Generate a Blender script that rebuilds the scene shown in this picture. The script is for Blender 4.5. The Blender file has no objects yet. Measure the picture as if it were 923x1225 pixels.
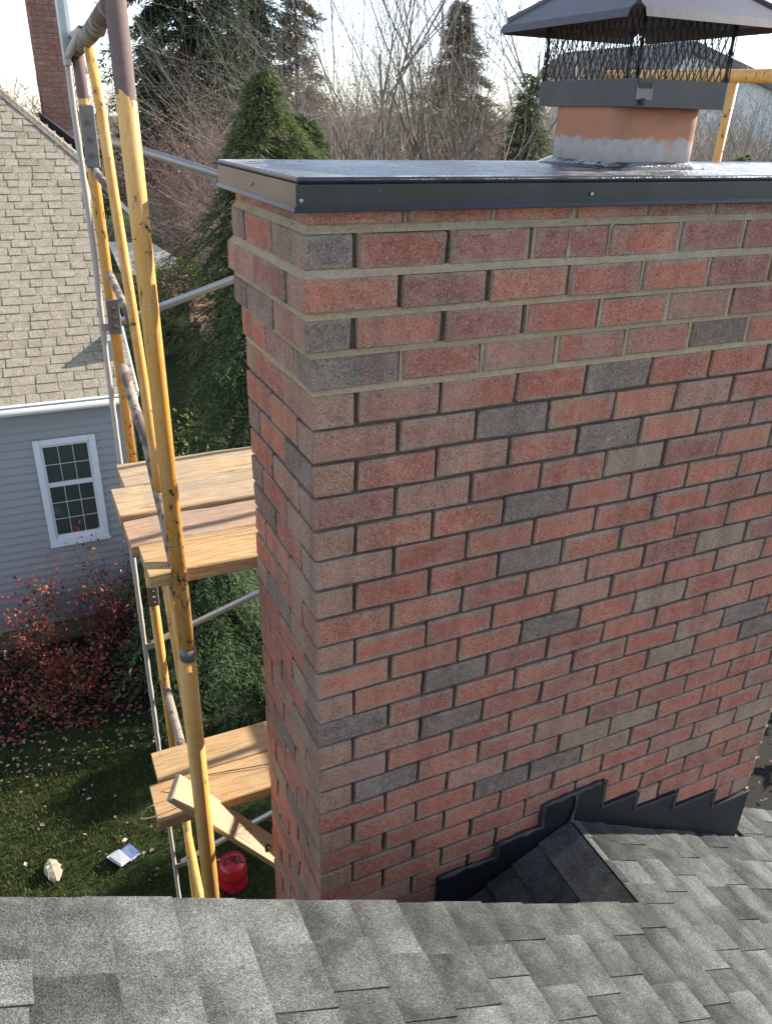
import bpy, math, random
from mathutils import Vector, Matrix
random.seed(7)
R_ = random.random
U = random.uniform
PI = math.pi
S = bpy.context.scene
COL = S.collection

# ------------------------------------------------------------------ camera
cam_d = bpy.data.cameras.new('camera')
cam = bpy.data.objects.new('camera', cam_d)
COL.objects.link(cam)
cam_d.sensor_fit = 'VERTICAL'
cam_d.sensor_height = 24.0
cam_d.lens = 24.0 * 937.7 / 1225.0
cam_d.clip_start = 0.05
cam_d.clip_end = 3000
def _rot(r):
    v = Vector(r); a = v.length
    return Matrix.Rotation(a, 3, v / a)
_W2C = _rot((.4655, -.4296, -.0761)) @ Matrix(((1, 0, 0), (0, 0, -1), (0, 1, 0)))
_m = Matrix((_W2C[0], -Vector(_W2C[1]), -Vector(_W2C[2]))).transposed()
cam.matrix_world = Matrix.Translation((-.5260, -1.4778, .6057)) @ _m.to_4x4()
S.camera = cam

# ------------------------------------------------------------------ light
SUN_EL, SUN_AZ = math.radians(26), math.radians(5)      # azimuth from +X towards +Y
w = bpy.data.worlds.new('World'); S.world = w; w.use_nodes = True
nt = w.node_tree
sky = nt.nodes.new('ShaderNodeTexSky'); sky.sky_type = 'NISHITA'
sky.sun_disc = False
sky.sun_elevation = SUN_EL
sky.sun_rotation = PI / 2 - SUN_AZ
sky.altitude = 1500; sky.air_density = .9; sky.dust_density = .2; sky.ozone_density = .8
pale = nt.nodes.new('ShaderNodeHueSaturation')          # thin autumn haze: a paler sky all round
pale.inputs['Saturation'].default_value = .65
nt.links.new(sky.outputs[0], pale.inputs['Color'])
nt.links.new(pale.outputs[0], nt.nodes['Background'].inputs[0])
nt.nodes['Background'].inputs[1].default_value = 0.125
sun_d = bpy.data.lights.new('sun', 'SUN'); sun_d.energy = 3.8; sun_d.angle = math.radians(.5)
sun_d.color = (1, .93, .82)
sun = bpy.data.objects.new('sun', sun_d); COL.objects.link(sun)
_sd = Vector((math.cos(SUN_EL) * math.cos(SUN_AZ), math.cos(SUN_EL) * math.sin(SUN_AZ), math.sin(SUN_EL)))
sun.rotation_euler = _sd.to_track_quat('Z', 'Y').to_euler()
S.view_settings.view_transform = 'Standard'
S.view_settings.look = 'None'
S.view_settings.exposure = 1.55
S.view_settings.gamma = 1.0

# ------------------------------------------------------------------ materials
class N:
    """tiny node helper"""
    def __init__(s, name):
        s.m = bpy.data.materials.new(name); s.m.use_nodes = True
        s.t = s.m.node_tree; s.b = s.t.nodes['Principled BSDF']; s.out = s.t.nodes['Material Output']
    def n(s, typ, **k):
        x = s.t.nodes.new('ShaderNode' + typ)
        for a, v in k.items(): setattr(x, a, v)
        return x
    def l(s, a, b): s.t.links.new(a, b)
    def put(s, node, i, v):
        if hasattr(v, 'links'): s.l(v, node.inputs[i])
        else: node.inputs[i].default_value = v
    def coord(s, rnd=True, kind='Object'):
        c = s.n('TexCoord').outputs[kind]
        if not rnd: return c
        o = s.n('ObjectInfo').outputs['Random']
        k = s.math('MULTIPLY', o, 37.0)
        v = s.n('VectorMath', operation='ADD'); s.l(c, v.inputs[0]); s.l(k, v.inputs[1]); return v.outputs[0]
    def noise(s, vec, scale, detail=3, rough=.55, dist=0, out=0):
        x = s.n('TexNoise'); s.l(vec, x.inputs['Vector'])
        x.inputs['Scale'].default_value = scale; x.inputs['Detail'].default_value = detail
        x.inputs['Roughness'].default_value = rough; x.inputs['Distortion'].default_value = dist
        return x.outputs[out]
    def vor(s, vec, scale, out='Color', feature='F1'):
        x = s.n('TexVoronoi', feature=feature); s.l(vec, x.inputs['Vector']); x.inputs['Scale'].default_value = scale
        return x.outputs[out]
    def math(s, op, a, b=0.0, clamp=False):
        x = s.n('Math', operation=op, use_clamp=clamp); s.put(x, 0, a); s.put(x, 1, b); return x.outputs[0]
    def ramp(s, f, *stops):
        x = s.n('ValToRGB'); e = x.color_ramp.elements
        while len(e) < len(stops): e.new(.5)
        for i, (p, c) in enumerate(stops):
            e[i].position = p
            e[i].color = (*c, 1) if isinstance(c, (tuple, list)) else (c, c, c, 1)
        s.l(f, x.inputs[0]); return x.outputs[0]
    def mix(s, f, a, b, mode='MIX'):
        x = s.n('Mix', data_type='RGBA', blend_type=mode)
        for i, v in ((0, f), (6, a), (7, b)):
            if hasattr(v, 'links'): s.l(v, x.inputs[i])
            elif i == 0: x.inputs[0].default_value = v
            else: x.inputs[i].default_value = (*v, 1) if len(v) == 3 else v
        return x.outputs[2]
    def sep(s, v):
        x = s.n('SeparateXYZ'); s.l(v, x.inputs[0]); return x.outputs
    def scale(s, v, sc):
        x = s.n('Mapping'); s.l(v, x.inputs[0]); x.inputs['Scale'].default_value = sc; return x.outputs[0]
    def bump(s, h, strength=.3, dist=.002, prev=None):
        x = s.n('Bump'); x.inputs['Strength'].default_value = strength; x.inputs['Distance'].default_value = dist
        s.l(h, x.inputs['Height'])
        if prev is not None: s.l(prev, x.inputs['Normal'])
        return x.outputs[0]
    def done(s, col=None, rough=.8, metal=0., bump=None, spec=None):
        if col is not None:
            if hasattr(col, 'links'): s.l(col, s.b.inputs['Base Color'])
            else: s.b.inputs['Base Color'].default_value = (*col, 1)
        s.put(s.b, s.b.inputs.find('Roughness'), rough)
        s.put(s.b, s.b.inputs.find('Metallic'), metal)
        if spec is not None: s.b.inputs['Specular IOR Level'].default_value = spec
        if bump is not None: s.l(bump, s.b.inputs['Normal'])
        return s.m

def brick_mat(name, fixed=None):
    k = N(name)
    v = k.coord()
    oi = k.n('ObjectInfo')
    base = fixed if fixed else oi.outputs['Color']
    isl = k.n('NewGeometry').outputs['Random Per Island']
    g = k.sep(k.n('TexCoord').outputs['Generated'])
    ex_ = k.math('MULTIPLY', k.math('SUBTRACT', .5, k.math('ABSOLUTE', k.math('SUBTRACT', g[0], .5))), .19)
    ez_ = k.math('MULTIPLY', k.math('SUBTRACT', .5, k.math('ABSOLUTE', k.math('SUBTRACT', g[2], .5))), .080)
    big = k.noise(v, 13, 3, .6); mid = k.noise(v, 60, 4, .7)
    d = k.math('MINIMUM', ex_, ez_)
    d = k.math('ADD', d, k.math('MULTIPLY', k.math('SUBTRACT', big, .5), .045))
    d = k.math('ADD', d, k.math('MULTIPLY', k.math('SUBTRACT', mid, .5), .016))
    halo = k.math('MULTIPLY', k.ramp(k.math('MULTIPLY', d, 30.), (.08, 1), (.5, 0)), oi.outputs['Alpha'])
    n2 = k.noise(v, 38, 5, .7)
    col = k.mix(k.ramp(n2, (.38, 0), (.66, .8)), base, k.mix(.45, base, (.66, .38, .29)))
    col = k.mix(k.ramp(k.noise(v, 24, 4, .7, .6), (.56, 0), (.72, .55)), col, (.28, .09, .075))
    hc = k.mix(k.noise(v, 20, 3), (.30, .265, .22), (.44, .33, .235))
    col = k.mix(k.math('MULTIPLY', halo, .92), col, hc)
    smut = k.ramp(k.noise(v, 8, 4, .7), (.56, 0), (.74, 1))
    col = k.mix(k.math('MULTIPLY', smut, k.math('MULTIPLY', oi.outputs['Alpha'], .5)), col, (.19, .13, .115))
    dust = k.ramp(k.noise(v, 6, 5, .65, .5), (.50, 0), (.74, .28))
    col = k.mix(dust, col, (.50, .38, .30))
    wp = k.n('NewGeometry').outputs['Position']               # rain streaks and grime run across neighbouring bricks
    st = k.noise(k.scale(wp, (5., 5., .8)), 2.2, 5, .65)
    col = k.mix(k.ramp(st, (.46, 0), (.66, .42)), col, (.17, .10, .085))
    st2 = k.noise(wp, 4.5, 4, .6)
    col = k.mix(k.ramp(st2, (.56, 0), (.74, .4)), col, (.52, .37, .30))
    gr = k.noise(v, 230, 3, .78)
    col = k.mix(k.ramp(gr, (.34, .85), (.46, 0.)), col, (.075, .042, .036))
    col = k.mix(k.ramp(gr, (.55, 0), (.68, .6)), col, (.66, .47, .38))
    hs = k.n('HueSaturation'); k.l(col, hs.inputs['Color'])
    k.l(k.math('ADD', k.math('MULTIPLY', isl, .18), 1.0), hs.inputs['Value'])
    h = k.math('ADD', k.noise(v, 260, 3, .75), k.math('MULTIPLY', k.noise(v, 50, 3, .6), 1.6))
    return k.done(hs.outputs[0], .93, 0, k.bump(h, 1., .0045), .2)

def mortar_mat(name, a, b):
    k = N(name); v = k.coord(False)
    c = k.mix(k.ramp(k.noise(v, 12, 5, .7), (.35, 0), (.65, 1)), a, b)
    c = k.mix(k.ramp(k.noise(v, 30, 5, .75), (.58, 0), (.72, .6)), c, tuple(x * .5 for x in b))
    g = k.noise(v, 260, 3, .75)
    c = k.mix(k.ramp(g, (.34, .7), (.48, 0)), c, tuple(x * .4 for x in a))
    h = k.math('ADD', g, k.math('MULTIPLY', k.noise(v, 45, 4, .7), 2.))
    return k.done(c, .95, 0, k.bump(h, 1., .005), .15)

def shingle_mat(name, dark, mid, light, gran=520, shade=.45, gc=.74, use_obj=True):
    k = N(name); v = k.coord()
    oi = k.n('ObjectInfo')
    g = k.n('TexCoord').outputs['Generated']; gx = k.sep(g)[0]
    isl = k.n('NewGeometry').outputs['Random Per Island']
    tone = k.math('ADD', k.math('MULTIPLY', k.n('ObjectInfo').outputs['Random'] if use_obj else isl, .27), k.math('MULTIPLY', k.noise(v, 7, 4, .7), 1.04))
    col = k.ramp(tone, (.38, dark), (.62, mid), (.92, light))
    cell = k.vor(v, gran); cs = k.n('SeparateColor'); k.l(cell, cs.inputs[0])
    gr = k.ramp(cs.outputs[0], (0, 1 - gc), (.25, 1 - gc * .5), (.62, 1.05), (.9, 1 + gc * .95), (1., 1 + gc * 1.5))
    col = k.mix(1., col, gr, 'MULTIPLY')
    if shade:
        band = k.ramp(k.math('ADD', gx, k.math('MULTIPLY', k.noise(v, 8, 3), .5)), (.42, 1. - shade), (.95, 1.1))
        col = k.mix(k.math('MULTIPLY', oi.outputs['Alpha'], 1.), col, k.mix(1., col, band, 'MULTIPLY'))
    return k.done(col, .95, 0, k.bump(cs.outputs[1], .5, .0012), .1)

def flat_mat(name, c, rough=.6, metal=0, var=.25, scale=20, bump=0, spec=None):
    k = N(name); v = k.coord()
    n = k.noise(v, scale, 4, .6)
    col = k.mix(k.math('MULTIPLY', n, var * 2, True), c, tuple(x * .45 for x in c))
    return k.done(col, rough, metal, k.bump(n, bump, .003) if bump else None, spec)

def paint_mat(name, ztop=None, worn=0.):
    k = N(name); v = k.coord(False)
    n = k.noise(v, 24, 6, .74, .3); n2 = k.noise(k.scale(v, (1, 1, .3)), 75, 4, .7)
    patchy = k.math('MULTIPLY', k.math('SUBTRACT', k.noise(v, 3.1, 2), .5), .22)
    wz = k.math('MULTIPLY', k.math('SUBTRACT', 1., k.math('DIVIDE', k.math('ABSOLUTE', k.math('ADD', k.sep(v)[2], .60)), .42), True), worn)
    patchy = k.math('ADD', patchy, wz); worn = 0.
    n = k.math('ADD', n, patchy); n2 = k.math('ADD', n2, patchy)
    f = k.math('MAXIMUM', k.ramp(n, (.645 - worn, 0), (.66 - worn, 1)), k.ramp(n2, (.665 - worn, 0), (.685 - worn, 1)))
    yel = k.mix(k.noise(v, 7, 4), (.74, .395, .10), (.66, .32, .055))
    yel = k.mix(k.ramp(k.noise(k.scale(v, (1, 1, .12)), 34, 5, .65), (.42, 0), (.75, .7)), yel, (.76, .52, .27))
    yel = k.mix(k.ramp(n2, (.54 - worn, 0), (.69 - worn, .7)), yel, (.42, .19, .06))
    yel = k.mix(k.ramp(k.noise(v, 210, 2, .6), (.64, 0), (.72, .6)), yel, (.25, .13, .06))
    rust = k.mix(k.noise(v, 160, 4), (.035, .020, .016), (.13, .055, .03))
    if ztop is not None:
        z = k.math('ADD', k.sep(v)[2], k.math('MULTIPLY', k.math('SUBTRACT', k.noise(v, 42, 3, .5), .5), .10))
        up = k.math('GREATER_THAN', z, ztop)
        rust = k.mix(up, rust, k.mix(k.noise(v, 60, 5, .7), (.12, .075, .065), (.21, .15, .135)))
        f = k.math('MAXIMUM', f, up)
    col = k.mix(f, yel, rust)
    r = k.math('ADD', k.math('MULTIPLY', f, .35), .48)
    return k.done(col, r, 0, k.bump(k.math('SUBTRACT', 1., f), .6, .003), .3)

def rust_mat(name, pale):
    k = N(name); v = k.coord(False)
    n = k.noise(v, 45, 5, .7); n2 = k.noise(v, 16, 3, .5, .4)
    c = k.mix(n, (.10, .065, .055), (.19, .135, .12))
    c = k.mix(k.ramp(n2, (.62 - pale, 0), (.66 - pale, 1)), c, k.mix(n, (.42, .34, .25), (.22, .18, .15)))
    return k.done(c, .75, .15, k.bump(n, .5, .002))

def wood_mat(name, a, b, grey=.3):
    k = N(name); v = k.coord()
    st = k.scale(v, (1.2, 16, 16))
    g = k.noise(st, 5, 6, .65, .6); f = k.noise(k.scale(v, (4, 90, 90)), 4, 3, .6)
    c = k.mix(k.ramp(g, (.36, 0), (.62, 1)), a, b)
    c = k.mix(k.ramp(k.noise(k.scale(v, (.7, 5, 5)), 6, 5, .7, .8), (.54, 0), (.70, .6)), c, tuple(x * .45 for x in b))
    c = k.mix(k.ramp(f, (.50, 0), (.68, .65)), c, (.17, .09, .045))
    c = k.mix(k.math('MULTIPLY', k.ramp(k.noise(v, 3.2, 4, .6), (.42, 0), (.66, 1)), grey), c, (.27, .235, .195))
    c = k.mix(k.ramp(k.noise(k.scale(v, (.35, 26, 26)), 3, 4, .7, 1.5), (.60, 0), (.64, .75)), c, (.10, .06, .035))
    c = k.mix(k.ramp(k.noise(k.scale(v, (1, 3, 3)), 22, 4, .7), (.66, 0), (.72, .8)), c, (.11, .065, .04))
    return k.done(c, .85, 0, k.bump(g, .5, .004), .2)

def leaf_mat(name, a, b, trans=.25, c3=None, c4=None):
    k = N(name)
    r = k.n('NewGeometry').outputs['Random Per Island']
    st = [(0, a), (1, b)] if c3 is None else [(0, a), (.6, b), (1., c3)]
    if c4: st = [(0, a), (.45, b), (.72, c3), (.78, c4), (1., tuple(x * .6 for x in c4))]
    col = k.ramp(r, *st)
    k.done(col, .75, 0, None, .2)
    tr = k.n('BsdfTranslucent'); k.l(col, tr.inputs[0])
    mx = k.n('MixShader'); mx.inputs[0].default_value = trans
    k.l(k.b.outputs[0], mx.inputs[1]); k.l(tr.outputs[0], mx.inputs[2]); k.l(mx.outputs[0], k.out.inputs[0])
    return k.m

def ground_mat():
    k = N('lawn_soil'); v = k.coord(False)
    n = k.noise(v, 1.3, 5, .6); f = k.noise(v, 60, 4, .7)
    c = k.mix(k.ramp(n, (.4, 0), (.65, 1)), (.035, .06, .018), (.06, .085, .025))
    c = k.mix(k.ramp(f, (.35, .8), (.6, 0)), c, (.025, .025, .012))
    return k.done(c, .95, 0, k.bump(f, .8, .03), .1)

def cap_mat():
    k = N('charcoal_sheet_metal'); v = k.coord(False)
    n = k.noise(v, 12, 4, .6)
    up = k.math('GREATER_THAN', k.sep(k.n('NewGeometry').outputs['Normal'])[2], .8)
    wet = k.ramp(k.noise(v, 4.5, 4, .65, .4), (.40, 0), (.56, 1))
    drops = k.vor(v, 120, 'Distance'); spots = k.math('MULTIPLY', k.math('MULTIPLY', k.ramp(drops, (.2, 1), (.45, 0)), wet), up)
    c = k.mix(n, (.013, .015, .020), (.024, .027, .034))
    film = k.math('MULTIPLY', k.ramp(k.noise(k.scale(v, (.5, 1, 1)), 34, 7, .82), (.44, 0), (.53, .95)), k.math('MULTIPLY', up, k.ramp(k.noise(v, 3., 3), (.35, .25), (.6, 1))))
    c = k.mix(film, c, (.58, .60, .62))
    fl = k.ramp(k.vor(v, 55, 'Distance'), (.03, 1), (.06, 0))
    c = k.mix(k.math('MULTIPLY', fl, .7), c, (.5, .5, .5))
    ro = k.math('ADD', k.math('MULTIPLY', n, .2), k.math('ADD', .2, k.math('MULTIPLY', film, .3)))
    return k.done(c, ro, k.math('SUBTRACT', .3, k.math('MULTIPLY', film, .25)), k.bump(spots, 1., .003, None), .8)

def siding_mat():
    k = N('grey_vinyl'); v = k.coord()
    g = k.noise(k.scale(v, (3, 60, 60)), 6, 4)
    return k.done(k.mix(g, (.28, .28, .292), (.33, .33, .342)), .6, 0, k.bump(g, .1, .001), .3)

def flue_mat():
    k = N('clay_tile'); v = k.coord(False)
    z = k.sep(v)[2]; n = k.noise(v, 22, 5, .65)
    c = k.mix(n, (.36, .155, .095), (.46, .215, .135))
    c = k.mix(k.ramp(k.noise(v, 7, 4), (.5, 0), (.7, .5)), c, (.20, .12, .10))
    e = k.math('ADD', z, k.math('MULTIPLY', k.math('SUBTRACT', k.noise(v, 16, 6, .75), .5), .075))
    lime = k.ramp(e, (.0, 1), (.066, 1), (.072, 0))
    lc = k.mix(k.noise(v, 35, 5, .7), (.24, .22, .215), (.50, .46, .435))
    lc = k.mix(k.ramp(k.noise(v, 9, 3), (.58, 0), (.66, .8)), lc, (.45, .2, .14))
    c = k.mix(lime, c, lc)
    return k.done(c, .85, 0, k.bump(n, .4, .002), .2)

def glass_mat():
    k = N('dark_window_glass'); v = k.coord(False)
    return k.done(k.mix(k.noise(v, 3, 3), (.035, .044, .042), (.07, .08, .074)), .08, 0, None, .6)

def lumber_mat():
    k = N('pale_lumber'); v = k.coord(False)
    g = k.noise(k.scale(v, (2, 30, 30)), 5, 5, .6)
    c = k.mix(g, (.52, .41, .28), (.42, .31, .19))
    return k.done(c, .8, 0, k.bump(g, .3, .002), .2)

M = dict(
    brick=brick_mat('fired_brick'),
    grey_end=brick_mat('grey_brick_end', (.19, .176, .152, 1)),
    tan_end=brick_mat('tan_brick_end', (.42, .235, .15, 1)),
    mortar=mortar_mat('dark_mortar', (.15, .122, .092), (.22, .18, .135)),
    mortar_light=mortar_mat('buff_mortar', (.60, .475, .315), (.47, .37, .24)),
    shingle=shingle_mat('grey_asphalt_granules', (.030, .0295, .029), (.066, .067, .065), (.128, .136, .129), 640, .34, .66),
    shingle_cap=shingle_mat('ridge_cap_granules', (.05, .047, .046), (.062, .06, .058), (.09, .088, .085), 560, .0, .70, False),
    tan_shingle=shingle_mat('tan_asphalt_granules', (.235, .192, .146), (.305, .258, .195), (.375, .328, .258), 120, .0, .35, False),
    deck=flat_mat('roof_deck', (.1, .08, .06)),
    cap=cap_mat(),
    lit_end_metal=flat_mat('sky_lit_end_metal', (.20, .215, .245), .3, .7, .25, 9, .05),  # same charcoal sheet; its bright sky reflection is painted into this lighter colour
    flash=flat_mat('black_flashing', (.018, .02, .025), .5, .1, .3, 30, .1, .4),
    caulk=flat_mat('dark_sealant', (.045, .047, .052), .55, 0, .3, 60, .4),
    paint=paint_mat('chipped_yellow_paint'),
    paint_top=paint_mat('yellow_paint_worn_to_rust', .63, .085),
    rust=rust_mat('rusty_tube', 0.),
    rust_pale=rust_mat('weathered_tube', .14),
    galv=flat_mat('galvanised_tube', (.42, .44, .44), .42, .6, .3, 40),
    plate=flat_mat('dull_steel', (.26, .25, .23), .55, .5, .5, 60, .3),
    plank=wood_mat('weathered_plank', (.60, .44, .26), (.48, .33, .18), .6),
    plank_red=wood_mat('reddish_plank', (.57, .37, .24), (.44, .26, .16), .6),
    plank_new=wood_mat('orange_plank', (.60, .40, .20), (.47, .28, .12), .3),
    lumber=lumber_mat(),
    ink=flat_mat('grade_ink', (.12, .09, .08), .9),
    rope=flat_mat('grey_rope', (.62, .59, .53), .9, 0, .4, 300, .5),
    string=flat_mat('pale_string', (.55, .45, .28), .9),
    black=flat_mat('black_iron', (.02, .02, .022), .6),
    lid=flat_mat('weathered_lid_steel', (.105, .092, .105), .42, .45, .35, 25, .1, .5),
    band=flat_mat('band_steel', (.085, .078, .084), .45, .4, .5, 18, .1, .5),
    flue=flue_mat(),
    siding=siding_mat(),
    lime=flat_mat('lime_bloom', (.50, .40, .35), .95, 0, .4, 90),
    white=flat_mat('white_trim', (.74, .76, .80), .5, 0, .1),
    gutter=flat_mat('pale_gutter', (.60, .62, .62), .5, 0, .25, 4),
    glass=glass_mat(),
    wall=flat_mat('wall_board', (.4, .4, .42), .8),
    redbrick=brick_mat('old_red_brick'),
    cream=flat_mat('cream_canvas', (.78, .72, .58), .8, 0, .1),
    bench=flat_mat('brown_timber', (.13, .075, .045), .8, 0, .4, 12),
    paver=flat_mat('clay_paver', (.45, .27, .17), .9, 0, .5, 8),
    plum=flat_mat('dark_cast_iron', (.035, .033, .04), .6, 0, .4, 12),
    canred=flat_mat('red_can_paint', (.42, .012, .02), .35, 0, .2, 10, 0, .5),
    paper=flat_mat('crumpled_paper', (.42, .35, .25), .85, 0, .35, 25, .4),
    foil=flat_mat('blue_wrapper', (.12, .17, .30), .45, 0, .3, 20),
    foilw=flat_mat('white_wrapper', (.38, .39, .42), .5, 0, .2, 20),
    soil=ground_mat(),
    mulch=flat_mat('bark_mulch', (.018, .014, .010), .95, 0, .6, 25, 1.),
    bark=flat_mat('grey_bark', (.25, .215, .18), .9, 0, .5, 15, .6),
    bark_pale=flat_mat('pale_bark', (.52, .49, .44), .85, 0, .5, 15, .4),
    bark_tan=flat_mat('tan_twig', (.54, .44, .35), .9, 0, .4, 6),
    bark_red=flat_mat('reddish_twig', (.34, .22, .19), .9, 0, .4, 6),
    bark_dark=flat_mat('dark_bark', (.05, .038, .03), .9, 0, .4, 15),
    spruce=leaf_mat('spruce_needles', (.03, .052, .03), (.075, .115, .06)),
    spruce_dry=leaf_mat('dry_spruce_needles', (.07, .075, .035), (.13, .12, .06), .25, (.20, .14, .085)),
    hemlock=leaf_mat('hemlock_needles', (.085, .12, .05), (.17, .215, .085), .35, (.28, .30, .13)),
    cedar=leaf_mat('cedar_sprays', (.04, .075, .035), (.085, .14, .06), .3, (.20, .25, .10)),
    shrubgreen=leaf_mat('bright_leaves', (.08, .13, .03), (.18, .22, .06), .3, (.28, .25, .09)),
    redleaf=leaf_mat('red_leaves', (.13, .03, .028), (.36, .065, .058), .3, (.52, .21, .16), (.15, .16, .06)),
    berry=leaf_mat('pink_red_buds', (.26, .08, .09), (.40, .15, .15), .2, (.34, .22, .17)),
    brownleaf=leaf_mat('brown_leaves', (.15, .10, .06), (.32, .22, .14), .25, (.42, .32, .21)),
    litter=leaf_mat('fallen_leaf', (.20, .12, .085), (.36, .26, .18), .1, (.50, .42, .34)),
    grass=leaf_mat('grass_blades', (.022, .042, .012), (.052, .082, .02), .3, (.12, .13, .04), (.17, .135, .06)),
    hill=flat_mat('far_woods', (.24, .22, .21), 1, 0, .5, .15),
    greyroof=flat_mat('grey_roof_felt', (.16, .165, .175), .9, 0, .3, 3),
    housewhite=flat_mat('white_clapboard', (.72, .74, .76), .7, 0, .06),
)

# ------------------------------------------------------------------ mesh helpers
class MB:
    def __init__(s): s.v = []; s.f = []; s.mi = []
    def add(s, vs, fs, mi=0):
        o = len(s.v); s.v += [tuple(v) for v in vs]; s.f += [tuple(i + o for i in f) for f in fs]; s.mi += [mi] * len(fs)
    BF = ((0, 3, 2, 1), (4, 5, 6, 7), (0, 1, 5, 4), (1, 2, 6, 5), (2, 3, 7, 6), (3, 0, 4, 7))
    def box(s, lo, hi, mat=None, mi=0):
        (a, b, c), (d, e, f) = lo, hi
        vs = [Vector(q) for q in ((a, b, c), (d, b, c), (d, e, c), (a, e, c), (a, b, f), (d, b, f), (d, e, f), (a, e, f))]
        if mat is not None: vs = [mat @ v for v in vs]
        s.add(vs, MB.BF, mi)
    def hexa(s, vs, mi=0): s.add(vs, MB.BF, mi)
    def cham(s, lo, hi, c, jit=0., mat=None, mi=0):
        """box with chamfered edges, 44 triangles"""
        vs = []; key = {}
        for ix in (0, 1):
            for iy in (0, 1):
                for iz in (0, 1):
                    p = [(lo, hi)[(ix, iy, iz)[a]][a] for a in range(3)]
                    sg = [1 if q == 0 else -1 for q in (ix, iy, iz)]
                    j = [U(-jit, jit) for _ in range(3)]
                    for ax in range(3):
                        q = [p[a] + j[a] + (sg[a] * c * U(.45, 1.7) if a != ax else 0) for a in range(3)]
                        key[(ix, iy, iz, ax)] = len(vs); vs.append(Vector(q))
        fs = []
        def K(c3, ax): return key[(*c3, ax)]
        for ax in range(3):
            b, d = [(1, 2), (2, 0), (0, 1)][ax]
            for side in (0, 1):
                cs = []
                for (p, q) in ((0, 0), (1, 0), (1, 1), (0, 1)):
                    t = [0, 0, 0]; t[ax] = side; t[b] = p; t[d] = q; cs.append(K(t, ax))
                fs.append(tuple(cs if side else cs[::-1]))
        for ax in range(3):
            b, d = [(1, 2), (2, 0), (0, 1)][ax]
            for p in (0, 1):
                for q in (0, 1):
                    t0 = [0, 0, 0]; t1 = [0, 0, 0]; t0[ax] = 0; t1[ax] = 1
                    t0[b] = t1[b] = p; t0[d] = t1[d] = q
                    f = (K(t0, b), K(t1, b), K(t1, d), K(t0, d))
                    fs.append(f if (p ^ q) else f[::-1])
        for ix in (0, 1):
            for iy in (0, 1):
                for iz in (0, 1):
                    f = (K((ix, iy, iz), 0), K((ix, iy, iz), 1), K((ix, iy, iz), 2))
                    fs.append(f if (ix + iy + iz) % 2 else f[::-1])
        if mat is not None: vs = [mat @ v for v in vs]
        s.add(vs, fs, mi)
    def tube(s, pts, rad, n=10, cap=True, mi=0):
        pts = [Vector(p) for p in pts]
        if not hasattr(rad, '__len__'): rad = [rad] * len(pts)
        o = len(s.v); up = None
        for i, p in enumerate(pts):
            d = (pts[min(i + 1, len(pts) - 1)] - pts[max(i - 1, 0)]).normalized()
            if up is None:
                up = d.orthogonal().normalized()
            a = (up - d * up.dot(d))
            a = a.normalized() if a.length > 1e-6 else d.orthogonal().normalized()
            up = a; b = d.cross(a)
            for k in range(n):
                t = 2 * PI * k / n
                s.v.append(tuple(p + (a * math.cos(t) + b * math.sin(t)) * rad[i]))
        for i in range(len(pts) - 1):
            for k in range(n):
                k2 = (k + 1) % n
                s.f.append((o + i * n + k, o + i * n + k2, o + (i + 1) * n + k2, o + (i + 1) * n + k)); s.mi.append(mi)
        if cap:
            s.f.append(tuple(o + k for k in range(n))[::-1]); s.mi.append(mi)
            s.f.append(tuple(o + (len(pts) - 1) * n + k for k in range(n))); s.mi.append(mi)
    def lathe(s, prof, n=24, at=(0, 0, 0), mi=0):
        o = len(s.v)
        for r, z in prof:
            for k in range(n):
                t = 2 * PI * k / n; s.v.append((at[0] + r * math.cos(t), at[1] + r * math.sin(t), at[2] + z))
        for i in range(len(prof) - 1):
            for k in range(n):
                k2 = (k + 1) % n
                s.f.append((o + i * n + k, o + i * n + k2, o + (i + 1) * n + k2, o + (i + 1) * n + k)); s.mi.append(mi)
        s.f.append(tuple(o + k for k in range(n))[::-1]); s.mi.append(mi)
        s.f.append(tuple(o + (len(prof) - 1) * n + k for k in range(n))); s.mi.append(mi)
    def prism(s, poly, off, mi=0):
        """poly: list of 3-D points, extruded by the vector off"""
        n = len(poly); off = Vector(off)
        vs = [Vector(p) for p in poly] + [Vector(p) + off for p in poly]
        fs = [tuple(range(n))[::-1], tuple(range(n, 2 * n))] + [(i, (i + 1) % n, n + (i + 1) % n, n + i) for i in range(n)]
        s.add(vs, fs, mi)
    def mesh(s, name, mats, smooth=False):
        me = bpy.data.meshes.new(name); me.from_pydata(s.v, [], s.f)
        for m in (mats if isinstance(mats, (list, tuple)) else [mats]): me.materials.append(m)
        if any(s.mi): me.polygons.foreach_set('material_index', s.mi)
        if smooth: me.polygons.foreach_set('use_smooth', [True] * len(me.polygons))
        me.update(); return me
    def build(s, name, mats, parent=None, smooth=False, **k):
        return link(name, s.mesh(name, mats, smooth), parent, **k)

def link(name, me, parent=None, loc=None, rot=None, color=None, label=None, cat=None, group=None, kind=None):
    o = bpy.data.objects.new(name, me); COL.objects.link(o)
    if parent is not None: o.parent = parent
    if loc is not None: o.location = loc
    if rot is not None: o.rotation_euler = rot
    if color is not None: o.color = color
    tag(o, label, cat, group, kind); return o
def tag(o, label=None, cat=None, group=None, kind=None):
    for k, v in (('label', label), ('category', cat), ('group', group), ('kind', kind)):
        if v: o[k] = v
    return o
def thing(name, label, cat, loc=(0, 0, 0), group=None):
    return link(name, None, None, loc, None, None, label, cat, group)

ZG = -6.4                                   # the lawn lies 6.4 m below the chimney's sixth course

# ------------------------------------------------------------------ ground
b = MB(); b.add([(-700, -700, ZG), (900, -700, ZG), (900, 900, ZG), (-700, 900, ZG)], [(0, 1, 2, 3)])
b.build('ground', M['soil'], kind='structure')

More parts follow.
